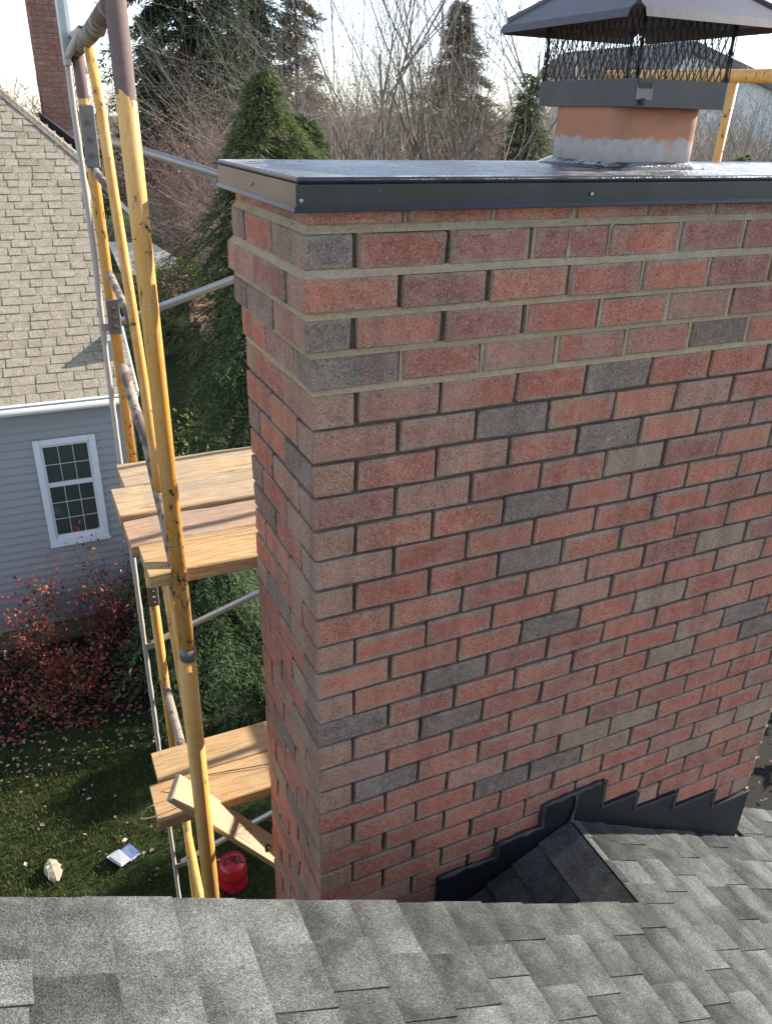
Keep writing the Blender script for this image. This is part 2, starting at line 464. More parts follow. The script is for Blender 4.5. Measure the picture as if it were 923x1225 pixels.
# ------------------------------------------------------------------ the chimney
L, H, D = .2032, .0811, .508
Wd = 9 * L
OFF = {0: .004, 1: .013, 2: .024, 3: .016, 4: .004}
chim = thing('brick_chimney', 'wide red brick chimney with black metal top, clay flue and stepped flashing', 'chimney', (0, 0, 0))
RED = [(.47, .135, .084), (.50, .155, .094), (.44, .127, .084), (.52, .17, .10), (.47, .152, .102), (.53, .195, .12), (.45, .143, .098), (.49, .146, .09)]
GREY, TAN, DARK, PART = (.18, .165, .14), (.36, .265, .18), (.34, .125, .105), (.44, .215, .15)
fr = {}
for c_, i_ in ((1, 0), (3, 0), (4, 0), (6, 2), (4, 5), (5, 4), (7, 4), (5, 7), (16, 7), (17, 8), (14, 3), (15, 2), (17, 2), (21, 3), (21, 4), (19, 1), (16, 0), (9, 3), (11, 3)): fr[c_, i_] = GREY
for c_, i_ in ((8, 4), (12, 6), (14, 5), (17, 6), (20, 5), (20, 4), (23, 7), (22, 8)): fr[c_, i_] = TAN
for c_, i_ in ((1, 2), (1, 3), (1, 5), (1, 6), (2, 5), (3, 6), (3, 2), (8, 5), (12, 7), (12, 5), (8, 0), (23, 0), (0, 4), (0, 5)): fr[c_, i_] = DARK
for c_, i_ in ((4, 2), (5, 1), (8, 1), (3, 5), (13, 4), (20, 2), (18, 0), (6, 0), (10, 0)): fr[c_, i_] = PART
lf = {}
for c_, i_ in ((1, 2), (3, 2), (3, 1), (7, 2), (7, 0), (9, 2), (10, 2), (13, 1), (19, 1), (25, 2), (22, 1), (26, 1)): lf[c_, i_] = GREY
for c_, i_ in ((5, 2), (8, 0), (10, 0), (13, 2), (22, 2)): lf[c_, i_] = TAN

_bm = {}
def brick_mesh(lx, ly, lz, end=None, mat='brick'):
    """one of six shared, slightly uneven chamfered boxes of this size"""
    k = (round(lx, 3), round(ly, 3), round(lz, 3), end, random.randrange(6), mat)
    if k not in _bm:
        b = MB(); b.cham((-lx / 2, -ly / 2, -lz / 2), (lx / 2, ly / 2, lz / 2), .0032, .0017)
        mats = [M[mat]]
        if end:
            mats.append(M[end]); b.mi[2] = 0
        me = b.mesh('brick', mats)
        if end:
            for p in me.polygons:
                if p.normal.y < -.3: p.material_index = 1
        _bm[k] = me
    return _bm[k]

def flash_top(x):                            # course whose top the flashing hides, along the front face
    for a, b_, c_ in ((.40, .612, 25.5), (.612, .785, 24.8), (.785, 1.03, 23.4), (1.03, 1.2, 24.9), (1.2, 1.4, 25.9), (1.4, 1.62, 26.9), (1.62, 1.9, 28.2)):
        if a <= x < b_: return c_
    return 25.0
NB = [0]
rest = MB()
def put_brick(c, x0, x1, y0, y1, face, idx, corner=False):
    """a brick of course c filling x0..x1 by y0..y1 of the plan (before the corbel)"""
    top = c <= 5
    hb = .0672 if c <= 4 else .0722
    o = OFF.get(c, 0)
    sx, sy = (Wd + 2 * o) / Wd, (D + 2 * o) / D
    f = lambda x: -o + x * sx
    g = lambda y: -o + y * sy
    x0, x1, y0, y1 = f(x0), f(x1), g(y0), g(y1)
    zt = (6 - c) * H - .0015
    cx, cy, cz = (x0 + x1) / 2, (y0 + y1) / 2, zt - hb / 2
    seen = False
    if c < 33:
        if face == 'front':
            xm = 1.35 + max(0, c - 3) * .055
            seen = x0 < xm and c < flash_top(cx) + .6 and (x0 > .3 or c < 27)
        elif face == 'left': seen = c < 30
    cx += U(-.0012, .0012); cy += U(-.0010, .0010); cz += U(-.0009, .0009)
    if not seen:
        rest.cham((x0, y0, zt - hb), (x1, y1, zt), .003) if c < 34 else rest.box((x0, y0, zt - hb), (x1, y1, zt))
        return
    NB[0] += 1
    col = (fr if (face == 'front') else lf).get((c, idx))
    end = None
    if corner and c % 2 == 1:
        end = 'grey_end' if c in (1, 3) else 'tan_end'
        col = lf.get((c, 0))
    alpha = U(.5, 1.)
    if col is None:
        r = R_()
        col = random.choice(RED) if r > .07 else (DARK if r < .025 else PART if r < .055 else (.47, .25, .165))
        if face == 'left' and R_() < .16: col = random.choice([PART, DARK, (.42, .22, .17)])
    elif col in (GREY,): alpha = .12
    elif col is TAN: alpha = .4
    v = U(.88, 1.12)
    lx, ly = x1 - x0, y1 - y0
    if lx >= ly:
        link('brick', brick_mesh(lx, ly, hb, end), chim, (cx, cy, cz), (U(-.004, .004), U(-.004, .004), U(-.004, .004)), (col[0] * v, col[1] * v, col[2] * v, alpha))
    else:
        link('brick', brick_mesh(ly, lx, hb, None) if not end else brick_mesh(lx, ly, hb, end), chim, (cx, cy, cz),
             (U(-.004, .004), U(-.004, .004), (PI / 2 if not end else 0) + U(-.004, .004)), (col[0] * v, col[1] * v, col[2] * v, alpha))

NC = 84
for c in range(NC):
    m = (.0125 if c <= 4 else .0082)
    bw = .5 * L - m / 2                      # brick width
    if c % 2 == 0:
        for i in range(9):
            a = i * L + (m / 2 if i else 0); e = (i + 1) * L - (m / 2 if i < 8 else 0)
            put_brick(c, a, e, 0, bw, 'front', i, i == 0)
        for j in (1, 2):
            a = (j - .5) * L + m / 2; e = (j + .5) * L - (m / 2 if j == 1 else 0)
            put_brick(c, 0, bw, a, e, 'left', j)
            put_brick(c, Wd - bw, Wd, a, e, 'right', j)
        for i in range(9):
            if i in (0, 8): continue
            put_brick(c, i * L + m / 2, (i + 1) * L - m / 2, D - bw, D, 'back', i)
    else:
        put_brick(c, 0, bw, 0, L - m / 2, 'front', 0, True)
        for i in range(1, 9):
            put_brick(c, (i - .5) * L + m / 2, (i + .5) * L - m / 2, 0, bw, 'front', i)
        put_brick(c, Wd - bw, Wd, 0, L - m / 2, 'front', 9)
        put_brick(c, 0, bw, L + m / 2, 2 * L - m / 2, 'left', 1)
        put_brick(c, Wd - bw, Wd, L + m / 2, 2 * L - m / 2, 'right', 1)
        put_brick(c, 0, bw, 2 * L + m / 2, D, 'left', 2)
        put_brick(c, Wd - bw, Wd, 2 * L + m / 2, D, 'right', 2)
        for i in range(1, 9):
            put_brick(c, (i - .5) * L + m / 2, (i + .5) * L - m / 2, D - bw, D, 'back', i)
o = rest.build('brickwork', M['brick'], chim, color=(.36, .12, .085, .0)); o['kind'] = 'stuff'
b = MB(); r = .0155
b.box((r, r, ZG), (Wd - r, D - r, 1.0 * H + .004))
b.build('mortar', M['mortar'], chim)
b = MB(); b2 = MB()
for c in range(0, 5):
    o = OFF.get(c, 0); o2 = OFF.get(c + 1, 0); zt = (6 - c) * H - .0015; rr = .0055
    rr = .016
    b2.box((rr - o, rr - o, zt - .0672), (Wd - rr + o, D - rr + o, zt))
    ff = .0045 - o
    for i in range(1, 10):                    # pointed vertical joints, front and back
        x = (i if c % 2 == 0 else i - .5) * L
        if x > Wd - .05: continue
        e_ = .0062
        b.box((x - e_ + U(.001, .0035), ff, zt - .0675), (x + e_, .04, zt + .0005))
        b.box((x - e_, D - .04, zt - .0675), (x + e_, D - ff, zt + .0005))
    for j in ((.5, 1.5) if c % 2 == 0 else (1, 2)):
        y = j * L
        b.box((ff, y - .0062 + U(.003, .006), zt - .0675), (.04, y + .0062, zt + .0005))
        b.box((Wd - .04, y - .0062, zt - .0675), (Wd - ff, y + .0062, zt + .0005))
    q = o - .003 if o2 > o else max(o2, o - .006) - .003
    zb = zt - .0672
    # the bed joint, a sloped fillet
    e0, e1 = -q + .0005, -o2 + .0015
    b.hexa([(e1, e1, zb - .0140), (Wd - e1, e1, zb - .0140), (Wd - e1, D - e1, zb - .0140), (e1, D - e1, zb - .0140),
            (e0, e0, zb + .001), (Wd - e0, e0, zb + .001), (Wd - e0, D - e0, zb + .001), (e0, D - e0, zb + .001)])
b2.build('mortar', M['mortar'], chim)
b.build('mortar', M['mortar_light'], chim, label='pale buff mortar of the top courses')
# small lime runs on the top courses
for (x, c, y) in ((.595, 1, -.0155),):
    b = MB(); z = (6 - c) * H
    zz = [z - .012, z - .03, z - .045, z - .058, z - .066]; ww = [.0008, .0012, .0016, .0038, .004] if c == 1 else [.002, .003, .002, .0015, .001]
    vs = [(x + s * q * U(.7, 1.2), y - .0005, k) for k, q in zip(zz, ww) for s in (-1, 1)]
    b.prism([vs[0], vs[2], vs[4], vs[6], vs[8], vs[9], vs[7], vs[5], vs[3], vs[1]], (0, .002, 0))
    b.build('lime_run', M['lime'], chim)

# metal top
x0, x1, y0, y1, zt, zb = -.034, Wd + .034, -.036, D + .036, .505, .4515
top = MB()
t = .0016
top.cham((x0, y0, zt - .012), (x1, y1, zt), .0035)
metal = top.build('metal_top', M['cap'], chim)
b = MB()
b.box((x0, y0, zb), (x1, y0 + .003, zt - .0125)); b.build('skirt', M['cap'], metal)
b = MB(); b.box((x0, y1 - .003, zb), (x1, y1, zt - .0125)); b.build('skirt', M['cap'], metal)
b = MB()
b.box((x0 - .0015, y0 + .0035, zb), (x0 + .003, y1 - .0035, zt - .011)); b.build('end_skirt', M['lit_end_metal'], metal)
b = MB(); b.box((x1 - .003, y0 + .0035, zb), (x1, y1 - .0035, zt - .0125)); b.build('end_skirt', M['cap'], metal)
b = MB()
b.hexa([(x0 - .006, y0 - .006, zb - .006), (x1 + .006, y0 - .006, zb - .006), (x1 + .006, y0 - .0005, zb - .004), (x0 - .006, y0 - .0005, zb - .004),
        (x0 - .006, y0 - .007, zb - .0045), (x1 + .006, y0 - .007, zb - .0045), (x1 + .006, y0 - .0005, zb + .003), (x0 - .006, y0 - .0005, zb + .003)])
b.hexa([(x0 - .008, y0 - .004, zb - .006), (x0 - .002, y0 - .004, zb - .006), (x0 - .002, y1, zb - .006), (x0 - .008, y1, zb - .006),
        (x0 - .008, y0 - .004, zb - .0045), (x0 - .002, y0 - .004, zb + .003), (x0 - .002, y1, zb + .003), (x0 - .008, y1, zb - .0045)])
b.build('drip_edge', M['cap'], metal)
for (x, y, z, ax) in ((-.028, y0 - .002, .466, 1), (.62, y0 - .002, .470, 1), (1.2, y0 - .002, .470, 1), (x0 - .003, .25, .472, 0)):
    b = MB(); d = Vector((0, -1, 0)) if ax else Vector((-1, 0, 0)); p = Vector((x, y, z))
    b.tube([p, p + d * .002, p + d * .003], [.004, .004, .002], 8); b.build('screw', M['galv'], metal)

# flue tile, its sealant collar, band, mesh and lid
FX, FY = .985, .325
def rrect(a, bb, r, n=5):
    out = []
    for (sx, sy, t0) in ((1, 1, 0), (-1, 1, 90), (-1, -1, 180), (1, -1, 270)):
        for i in range(n + 1):
            t = math.radians(t0 + 90 * i / n); out.append((sx * (a / 2 - r) + r * math.cos(t), sy * (bb / 2 - r) + r * math.sin(t)))
    return out
def loft(b, rings, closed=True, mi=0):
    n = len(rings[0]); o = len(b.v)
    for r in rings: b.v += [tuple(p) for p in r]
    for i in range(len(rings) - 1):
        for k in range(n):
            k2 = (k + 1) % n; b.f.append((o + i * n + k, o + i * n + k2, o + (i + 1) * n + k2, o + (i + 1) * n + k)); b.mi.append(mi)
    if closed:
        b.f.append(tuple(o + k for k in range(n))[::-1]); b.mi.append(mi)
        b.f.append(tuple(o + (len(rings) - 1) * n + k for k in range(n))); b.mi.append(mi)
b = MB(); q = rrect(.275, .275, .045)
loft(b, [[(x, y, z) for x, y in q] for z in (0, .05, .1, .16)])
flue = b.build('flue_tile', M['flue'], chim, True, loc=(FX, FY, .503))
b = MB()
def wob(r, z, s): return [(x * r + U(-s, s), y * r + U(-s, s), z + U(-s, s) * .5) for x, y in rrect(.275, .275, .05)]
loft(b, [wob(1.22, .5052, .006), wob(1.12, .512, .004), wob(1.02, .519, .003), wob(.96, .522, .002)])
b.build('sealant_collar', M['cap'], chim, True, loc=(FX, FY, 0))
capt = link('chimney_cap', None, chim, (FX, FY, 0))
BX, BY = .292, .385
b = MB()
ro = rrect(BX, BY, .012, 3); ri = rrect(BX - .006, BY - .006, .010, 3)
loft(b, [[(x, y, .641) for x, y in ri], [(x, y, .641) for x, y in ro], [(x, y, .699) for x, y in ro], [(x, y, .699) for x, y in ri], [(x, y, .660) for x, y in ri]])
b.build('band', M['band'], capt)
b = MB()
b.box((-BX / 2 + .004, -BY / 2 - .004, .655), (-BX / 2 + .05, -BY / 2 - .0015, .688)); b.build('band_lap', M['plate'], capt)
b = MB(); b.box((-BX / 2 + .006, -BY / 2 - .0065, .679), (-BX / 2 + .046, -BY / 2 - .0045, .691)); b.build('band_slot', M['plum'], capt)
b = MB(); p = Vector((-BX / 2 + .022, -BY / 2 - .004, .651)); b.tube([p, p + Vector((0, -.006, 0)), p + Vector((0, -.008, 0))], [.0075, .0075, .004], 8); b.build('screw', M['black'], capt)
# expanded-metal mesh: diamond strands on the four sides
b = MB(); zl, zh = .697, .835; rows = 5; dh = (zh - zl) / rows
mx, my = BX / 2 - .006, BY / 2 - .006
for (ax, length, pos) in (('x', mx, -my), ('x', mx, my), ('y', my, -mx), ('y', my, mx)):
    n = int(round(2 * length / .021)); du = 2 * length / n
    def P(i, j):
        u = -length + (i + (.5 if j % 2 else 0)) * du; u = min(max(u, -length), length); z = zl + j * dh
        return Vector((u, pos, z)) if ax == 'x' else Vector((pos, u, z))
    for j in range(rows):
        for i in range(n + 1):
            for k in ((0, -1) if j % 2 == 0 else (0, 1)):
                a, e = P(i, j), P(i + k, j + 1)
                if (a - e).length < dh * 1.4: b.tube([a, e], .0013, 4, False)
o = b.build('mesh_screen', M['black'], capt); o['kind'] = 'stuff'
# lid: a low pyramid with turned-down edges and notched corners
LX, LY = .475, .545; zr, za = .824, .985
def lidpt(u, v, dz=0): return (u * LX / 2, v * LY / 2, zr + (za - zr) * (1 - max(abs(u), abs(v))) + dz)
b = MB(); tk = .0025
for (s0, s1, s2, s3) in (((-1, -1), (1, -1), 0, -1), ((1, -1), (1, 1), 1, 0), ((1, 1), (-1, 1), 0, 1), ((-1, 1), (-1, -1), -1, 0)):
    e = Vector(s1) - Vector(s0)
    A, B = Vector(s0) + e * .045, Vector(s1) - e * .045          # the edge stops short of the corner
    A2, B2 = Vector(s0) * .93 + e * .012, Vector(s1) * .93 - e * .012
    pts = [(A.x, A.y), (B.x, B.y), (B2.x, B2.y), (0, 0), (A2.x, A2.y)]
    b.prism([lidpt(*p) for p in pts], (0, 0, -tk))
    # turned-down rim
    q = [lidpt(*pts[0]), lidpt(*pts[1])]; out = Vector((s2, s3, 0)) * .006
    q2 = [tuple(Vector(p) + out + Vector((0, 0, -.017))) for p in q]
    inn = Vector((s2, s3, 0)) * -.0025
    b.hexa([q2[0], q2[1], tuple(Vector(q2[1]) + inn), tuple(Vector(q2[0]) + inn), q[0], q[1], tuple(Vector(q[1]) + inn), tuple(Vector(q[0]) + inn)])
b.build('lid', M['lid'], capt)
b = MB()
for (sx, sy) in ((-1, -1), (1, -1), (1, 1), (-1, 1)):             # raised hip seams
    b.tube([lidpt(0, 0, .001), lidpt(sx * .5, sy * .5, .001), lidpt(sx * .93, sy * .93, .001)], [.004, .005, .007], 6)
b.build('hip_seam', M['lid'], capt)
for (sx, sy) in ((-1, -1), (1, -1), (1, 1), (-1, 1)):
    b = MB(); b.box((sx * mx * .97 - .003, sy * my * .97 - .003, .69), (sx * mx * .97 + .003, sy * my * .97 + .003, .845)); b.build('lid_post', M['black'], capt)

# ------------------------------------------------------------------ our roof
SL = .55; NRM = Vector((SL, 0, 1)).normalized(); XR, ZR = .905, -1.541
CS = 1 / math.sqrt(1 + SL * SL)
def onP(x, y, h=0): return Vector((x, y, ZR - SL * (x - XR))) + NRM * h
TQ = math.tan(math.radians(29)); NQ = Vector((-TQ, 0, 1)).normalized()
def onQ(x, y, h=0): return Vector((x, y, ZR - TQ * (XR - x))) + NQ * h
house = thing('shingled_house', 'house under the grey shingle roof that the brick chimney stands against', 'house')
def strip(f, xa, xb, ya, yb, za, zb, hb=-.012, rag=0):
    """a wedge of shingle from the upper line xa to the butt xb (heights za, zb)"""
    return [f(xa, ya, hb), f(xb, ya, hb), f(xb, yb, hb), f(xa, yb, hb), f(xa, ya, za), f(xb, ya, zb), f(xb, yb + rag, zb), f(xa, yb + rag, za)]
def flip(vs): return [vs[i] for i in (3, 2, 1, 0, 7, 6, 5, 4)]
b = MB()
def plane_slab(f, x0, x1, y0, y1, t0, t1, fl=False):
    vs = [f(x0, y0, t1), f(x1, y0, t1), f(x1, y1, t1), f(x0, y1, t1), f(x0, y0, t0), f(x1, y0, t0), f(x1, y1, t0), f(x0, y1, t0)]
    b.hexa(vs)
XRT = -3.1                                    # the main ridge, far to the left
plane_slab(onP, XRT, XR, -9, -.375, -.014, -.045)
plane_slab(onP, XR, Wd + .004, -9, -.0135, -.014, -.045)
plane_slab(onP, Wd + .02, 6.2, -9, .19, -.014, -.045)
roof = b.build('roof', M['deck'], house)
ex = .143 * CS
def mk_tab(mb, f, xa, xb, ya, yb, high, rag=0):
    za, zb = .0015 + U(0, .0008), (.0082 if high else .0038) + U(-.0005, .0005)
    mb.hexa([v for v in strip(f, xa, xb, ya, yb, za, zb, -.012, rag)])
far_tabs = MB()
xk0 = -.19
GC = (1, 1, 1, 1)
ntab = 0
for k in range(-24, 44):
    xb = xk0 + (k + 1) * ex; xa = xb - ex - .035
    if xb < XRT + .1 or xa > 6.1: continue
    if xb <= XR + .02: yend = -.362
    elif xa < Wd - .04: yend = -.012
    else: yend = .2
    y = yend + U(-.004, .006); high = R_() < .5
    first = True
    while y > -8.5:
        wd = U(.07, .20) if high else U(.06, .18)
        yn = y - wd
        near = yn > -1.25 and -1.05 < xb < 2.75
        if not near: wd = U(.12, .3); yn = y - wd
        xo = U(-.0035, .0035)
        xa_ = xa
        if xa < XR < xb and y > -.36:               # the course that ends on the saddle's ridge
            xa_ = XR + .004; yn = max(yn, -.362)
        if near:
            mb = MB(); cx0, cy0 = xb, (y + yn) / 2
            org = onP(xb, cy0)
            mk_tab(mb, lambda a, q, h=0: onP(a, q, h) - org, max(xa_, XRT), xb + xo, yn + .0006, y - .0006, high)
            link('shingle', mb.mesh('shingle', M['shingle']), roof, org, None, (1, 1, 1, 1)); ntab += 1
        else:
            mk_tab(far_tabs, onP, xa, xb + xo, yn + .0006, y - .0006, high)
        y = yn; high = not high
# ridge-side slope beyond the main ridge
for k in range(30):
    pass
o = far_tabs.build('shingles', M['shingle'], roof, color=(1, 1, 1, 0)); o['kind'] = 'stuff'
# saddle slope, falling left behind the rake edge
b = MB(); vs = [onQ(-.25, -.385, -.045), onQ(XR, -.385, -.045), onQ(XR, -.0135, -.045), onQ(-.25, -.0135, -.045), onQ(-.25, -.385, -.014), onQ(XR, -.385, -.014), onQ(XR, -.0135, -.014), onQ(-.25, -.0135, -.014)]
b.hexa(vs)
saddle = b.build('saddle_roof', M['deck'], house)
xb_list = [XR - .118, XR - .118 - .1, XR - .31, XR - .43, XR - .555, XR - .68, XR - .80, XR - .925, XR - 1.05]
xu = XR - .002
for j, xb in enumerate(xb_list):
    y = -.0125; high = R_() < .5
    xa = xu + (.03 if j else 0)
    while y > -.38:
        yn = max(y - U(.1, .24), -.382)
        if yn < -.34: yn = -.382
        za, zb = .0015, (.020 if high else .013)
        mb = MB(); org = onQ(xb, (y + yn) / 2)
        g = lambda a, q, h=0: onQ(a, q, h) - org
        mb.hexa([g(xb, yn + .0005, -.012), g(xa, yn + .0005, -.012), g(xa, y - .0005, -.012), g(xb, y - .0005, -.012),
                 g(xb, yn + .0005, zb), g(xa, yn + .0005, za), g(xa, y - .0005, za), g(xb, y - .0005, zb)])
        link('shingle', mb.mesh('shingle', M['shingle']), saddle, org, None, (1, 1, 1, 0))
        y = yn; high = not high
    xu = xb
b = MB(); sec = []
for i in range(11):                           # a cap shingle bent over the saddle's ridge
    u = i / 10; x = XR + .085 - .205 * u; t_ = min(max((XR + .075 - x) / .13, 0), 1); t_ = t_ * t_ * (3 - 2 * t_)
    sec.append(x)
z_ = onP(sec[0], 0, .0035).z; zs_ = [z_]
for i in range(10):
    xm = (sec[i] + sec[i + 1]) / 2; t_ = min(max((XR + .075 - xm) / .13, 0), 1); t_ = t_ * t_ * (3 - 2 * t_)
    sl_ = SL * (1 - t_) - TQ * t_; z_ += sl_ * (sec[i] - sec[i + 1]); zs_.append(z_)
for (ya_, yb_) in ((-.383, -.0125),):
    b.add([(x, y, z) for x, z in zip(sec, zs_) for y in (ya_, yb_)], [(2 * i, 2 * i + 1, 2 * i + 3, 2 * i + 2) for i in range(10)])
    b.add([(x, y, z) for x, z in ((sec[-1], zs_[-1]), (sec[-1], zs_[-1] - .02)) for y in (ya_, yb_)], [(0, 1, 3, 2)])
link('ridge_cap', b.mesh('ridge_cap', M['shingle_cap'], True), saddle, None, None, (1, 1, 1, 0))
# rake board and gable wall below the edge, left of the ridge
b = MB(); b.hexa([onP(XRT, -.40, -.19), onP(XR - .03, -.40, -.19), onP(XR - .03, -.378, -.19), onP(XRT, -.378, -.19), onP(XRT, -.40, -.046), onP(XR - .03, -.40, -.046), onP(XR - .03, -.378, -.046), onP(XRT, -.378, -.046)])
b.build('rake_board', M['white'], house)
b = MB(); b.prism([(XRT, -.60, ZG - .1), (XRT, -.60, onP(XRT, 0, -.2).z), (6.0, -.60, onP(6.0, 0, -.2).z), (6.0, -.60, ZG - .1)], (0, .12, 0)); b.build('gable_wall', M['siding'], house)
b = MB(); zr_ = onP(XRT, 0, -.014).z
b.hexa([(XRT - 4, -9, zr_ - 2.25), (XRT, -9, zr_ - .05), (XRT, -.375, zr_ - .05), (XRT - 4, -.375, zr_ - 2.25), (XRT - 4, -9, zr_ - 2.2), (XRT, -9, zr_), (XRT, -.375, zr_), (XRT - 4, -.375, zr_ - 2.2)])
b.build('far_roof_slope', M['shingle'], house)

# stepped flashing on the chimney front
fl_pts = [(.402, -1.90), (.395, -1.581), (.612, -1.583), (.616, -1.524), (.788, -1.521), (.783, -1.421), (.912, -1.418), (1.034, -1.406), (1.039, -1.533),
          (1.204, -1.531), (1.201, -1.613), (1.405, -1.617), (1.403, -1.694), (1.620, -1.695), (1.625, -1.785), (Wd + .004, -1.785), (Wd + .006, -2.10), (.905, -1.60), (.86, -1.66)]
b = MB(); b.prism([(x, -.0085, z) for x, z in fl_pts[::-1]], (0, .0075, 0))
fl = b.build('flashing', M['flash'], chim)
b = MB()
tp = fl_pts[1:8]
pth = []
for i in range(len(tp) - 1):
    a, e = Vector((tp[i][0], -.009, tp[i][1])), Vector((tp[i + 1][0], -.009, tp[i + 1][1]))
    n = max(2, int((e - a).length / .02))
    pth += [a.lerp(e, q / n) + Vector((U(-.003, .003), U(-.002, .002), U(-.003, .003))) for q in range(n)]
b.tube(pth, [U(.006, .012) for _ in pth], 6); b.build('sealant_bead', M['caulk'], fl, True)
b = MB()
for i in range(7, 15):                        # folded edges of the right-hand steps
    a, e = Vector((fl_pts[i][0], -.010, fl_pts[i][1])), Vector((fl_pts[i + 1][0], -.010, fl_pts[i + 1][1]))
    d = (e - a).normalized(); n = Vector((0, 0, 1)) if abs(d.x) > .7 else Vector((1, 0, 0))
    wv = n * (-.012 if abs(d.x) > .7 else .010)
    b.prism([a, e, e + wv, a + wv], (0, -.0025, 0))
b.build('folded_edge', M['caulk'], fl)
b = MB(); b.tube([(.915, -.012, -1.425), (.918, -.013, -1.47), (.908, -.014, -1.53), (.905, -.02, -1.54)], [.008, .006, .007, .014], 6); b.build('seam', M['caulk'], fl, True)
for c in range(20, 29):                       # lumps added to catch sun, in place of sunlit glimpses of the recessed joints
    b = MB(); z = (5 - c) * H + .0035
    b.cham((Wd - .012, -.003 + U(0, .004), z - .005), (Wd + .005, .03, z + .004), .003, .0012); b.build('sun_catch_lump', M['mortar_light'], chim)

# ------------------------------------------------------------------ scaffold
def tube(name, pts, r, mat, parent, n=14, label=None):
    b = MB(); b.tube(pts, r, n); return b.build(name, mat, parent, True, label=label)
LXF, NY, FYY = -.235, .528, 1.42
sc = thing('scaffold_frame', 'upper yellow scaffold frame with rusty tubes left of the chimney', 'scaffold frame', (0, 0, 0), 'yellow scaffold frames')
tube('leg', [(-.227, NY, -.85), (-.232, NY, 1.35)], .0225, M['paint_top'], sc, 18, 'near leg worn to bare rust at its upper end')
tube('leg', [(-.222, FYY, -.70), (-.228, FYY, .66), (-.229, FYY, .765)], .0178, M['paint_top'], sc)
tube('top_bar', [(-.232, FYY + .03, .762), (-.233, 1.0, .778), (-.235, NY - .0, .805)], .0225, M['rust_pale'], sc)
tube('stile', [(-.229, 1.10, .75), (-.226, 1.03, .60), (-.225, .99, .40), (-.224, .93, .2), (-.223, .875, 0), (-.222, .84, -.15), (-.223, .80, -.30), (-.225, .76, -.43)], .0145, M['paint'], sc)
tube('brace', [(-.226, 1.29, -.19), (-.226, 1.12, -.27), (-.227, .90, -.325), (-.228, .76, -.44), (-.230, .66, -.515), (-.232, .52, -.66)], .0165, M['rust_pale'], sc)
for (a, e) in (((1.43, .428), (1.06, .395)), ((1.36, .11), (.95, .045))):
    tube('rung', [(-.223, a[0], a[1]), (-.224, e[0], e[1])], .0125, M['rust_pale'], sc, 10)
def clamp(x, y, z, parent, h=.09):
    b = MB(); b.cham((x - .022, y - .030, z - h), (x + .022, y - .0225, z + h), .003); cl = b.build('clamp_plate', M['plate'], parent)
    for dz in (h * .45, -h * .1, h * -.6):
        b = MB(); p = Vector((x, y - .0225, z + dz)); b.tube([p, p + Vector((0, -.018, 0))], .008, 6); b.build('bolt', M['rust'], cl)
    return cl
clamp(-.226, FYY, .525, sc); clamp(-.224, FYY, -.04, sc, .06)
tube('collar', [(-.227, NY, -.895), (-.227, NY, -.855)], .0255, M['plate'], sc)
s2 = thing('scaffold_frame', 'lower yellow scaffold frame with rusty tubes below the upper planks', 'scaffold frame', (0, 0, 0), 'yellow scaffold frames')
tube('leg', [(-.232, NY, -.90), (-.238, NY, -2.45)], .028, M['paint'], s2, 18)
tube('leg', [(-.214, FYY, -.92), (-.20, FYY, -2.45)], .020, M['paint'], s2)
b = MB(); b.tube([(-.2143, FYY, -.84), (-.214, FYY, -.92)], .0205, 14); b.build('leg_sleeve', M['white'], s2, True)
tube('stile', [(-.218, .92, -.72), (-.217, .84, -1.0), (-.220, .72, -1.25), (-.228, .62, -1.5), (-.232, .55, -1.75), (-.236, .53, -2.45)], .0185, M['paint'], s2)
tube('brace', [(-.222, .78, -.72), (-.225, .68, -.93), (-.230, .57, -1.10), (-.238, .525, -1.3)], .0165, M['paint'], s2)
tube('cross_bar', [(-.206, FYY, -1.68), (-.235, NY, -1.66)], .018, M['rust_pale'], s2)
tube('cross_bar', [(-.230, NY, -.70), (-.216, FYY, -.70)], .016, M['rust_pale'], s2)
clamp(-.212, FYY, -1.19, s2, .05)
s3 = thing('scaffold_frame', 'lowest yellow scaffold frame standing on the lawn', 'scaffold frame', (0, 0, 0), 'yellow scaffold frames')
for y in (NY, FYY):
    x = -.245 if y == NY else -.19
    tube('leg', [(x, y, -2.452), (x, y, ZG + .02)], .026 if y == NY else .0195, M['paint'], s3)
    b = MB(); b.box((x - .08, y - .08, ZG), (x + .08, y + .08, ZG + .02)); b.build('base_plate', M['plate'], s3)
tube('cross_bar', [(-.245, NY, -2.60), (-.19, FYY, -2.60)], .018, M['paint'], s3); tube('cross_bar', [(-.245, NY, -4.4), (-.19, FYY, -4.4)], .018, M['paint'], s3)
RX = 2.02
s4 = thing('scaffold_frame', 'yellow scaffold frame with a flat top bar behind the flue to the right', 'scaffold frame', (0, 0, 0), 'yellow scaffold frames')
tube('top_bar', [(RX, .53, .76), (RX, 1.72, .79)], .0225, M['paint'], s4)
tube('stile', [(RX, .985, .75), (RX - .01, 1.0, .2), (RX - .01, 1.0, -2.4)], .0165, M['paint'], s4)
for y in (.53, 1.68): tube('leg', [(RX, y, .80), (RX, y, -3.0)], .022, M['paint'], s4); 
for y in (.53, 1.68): tube('leg', [(RX, y, -3.002), (RX, y, ZG)], .022, M['paint'], s4)
for z in (-.66, -1.64): tube('cross_bar', [(RX, .53, z), (RX, 1.68, z)], .018, M['paint'], s4)
BY_ = FYY + .035
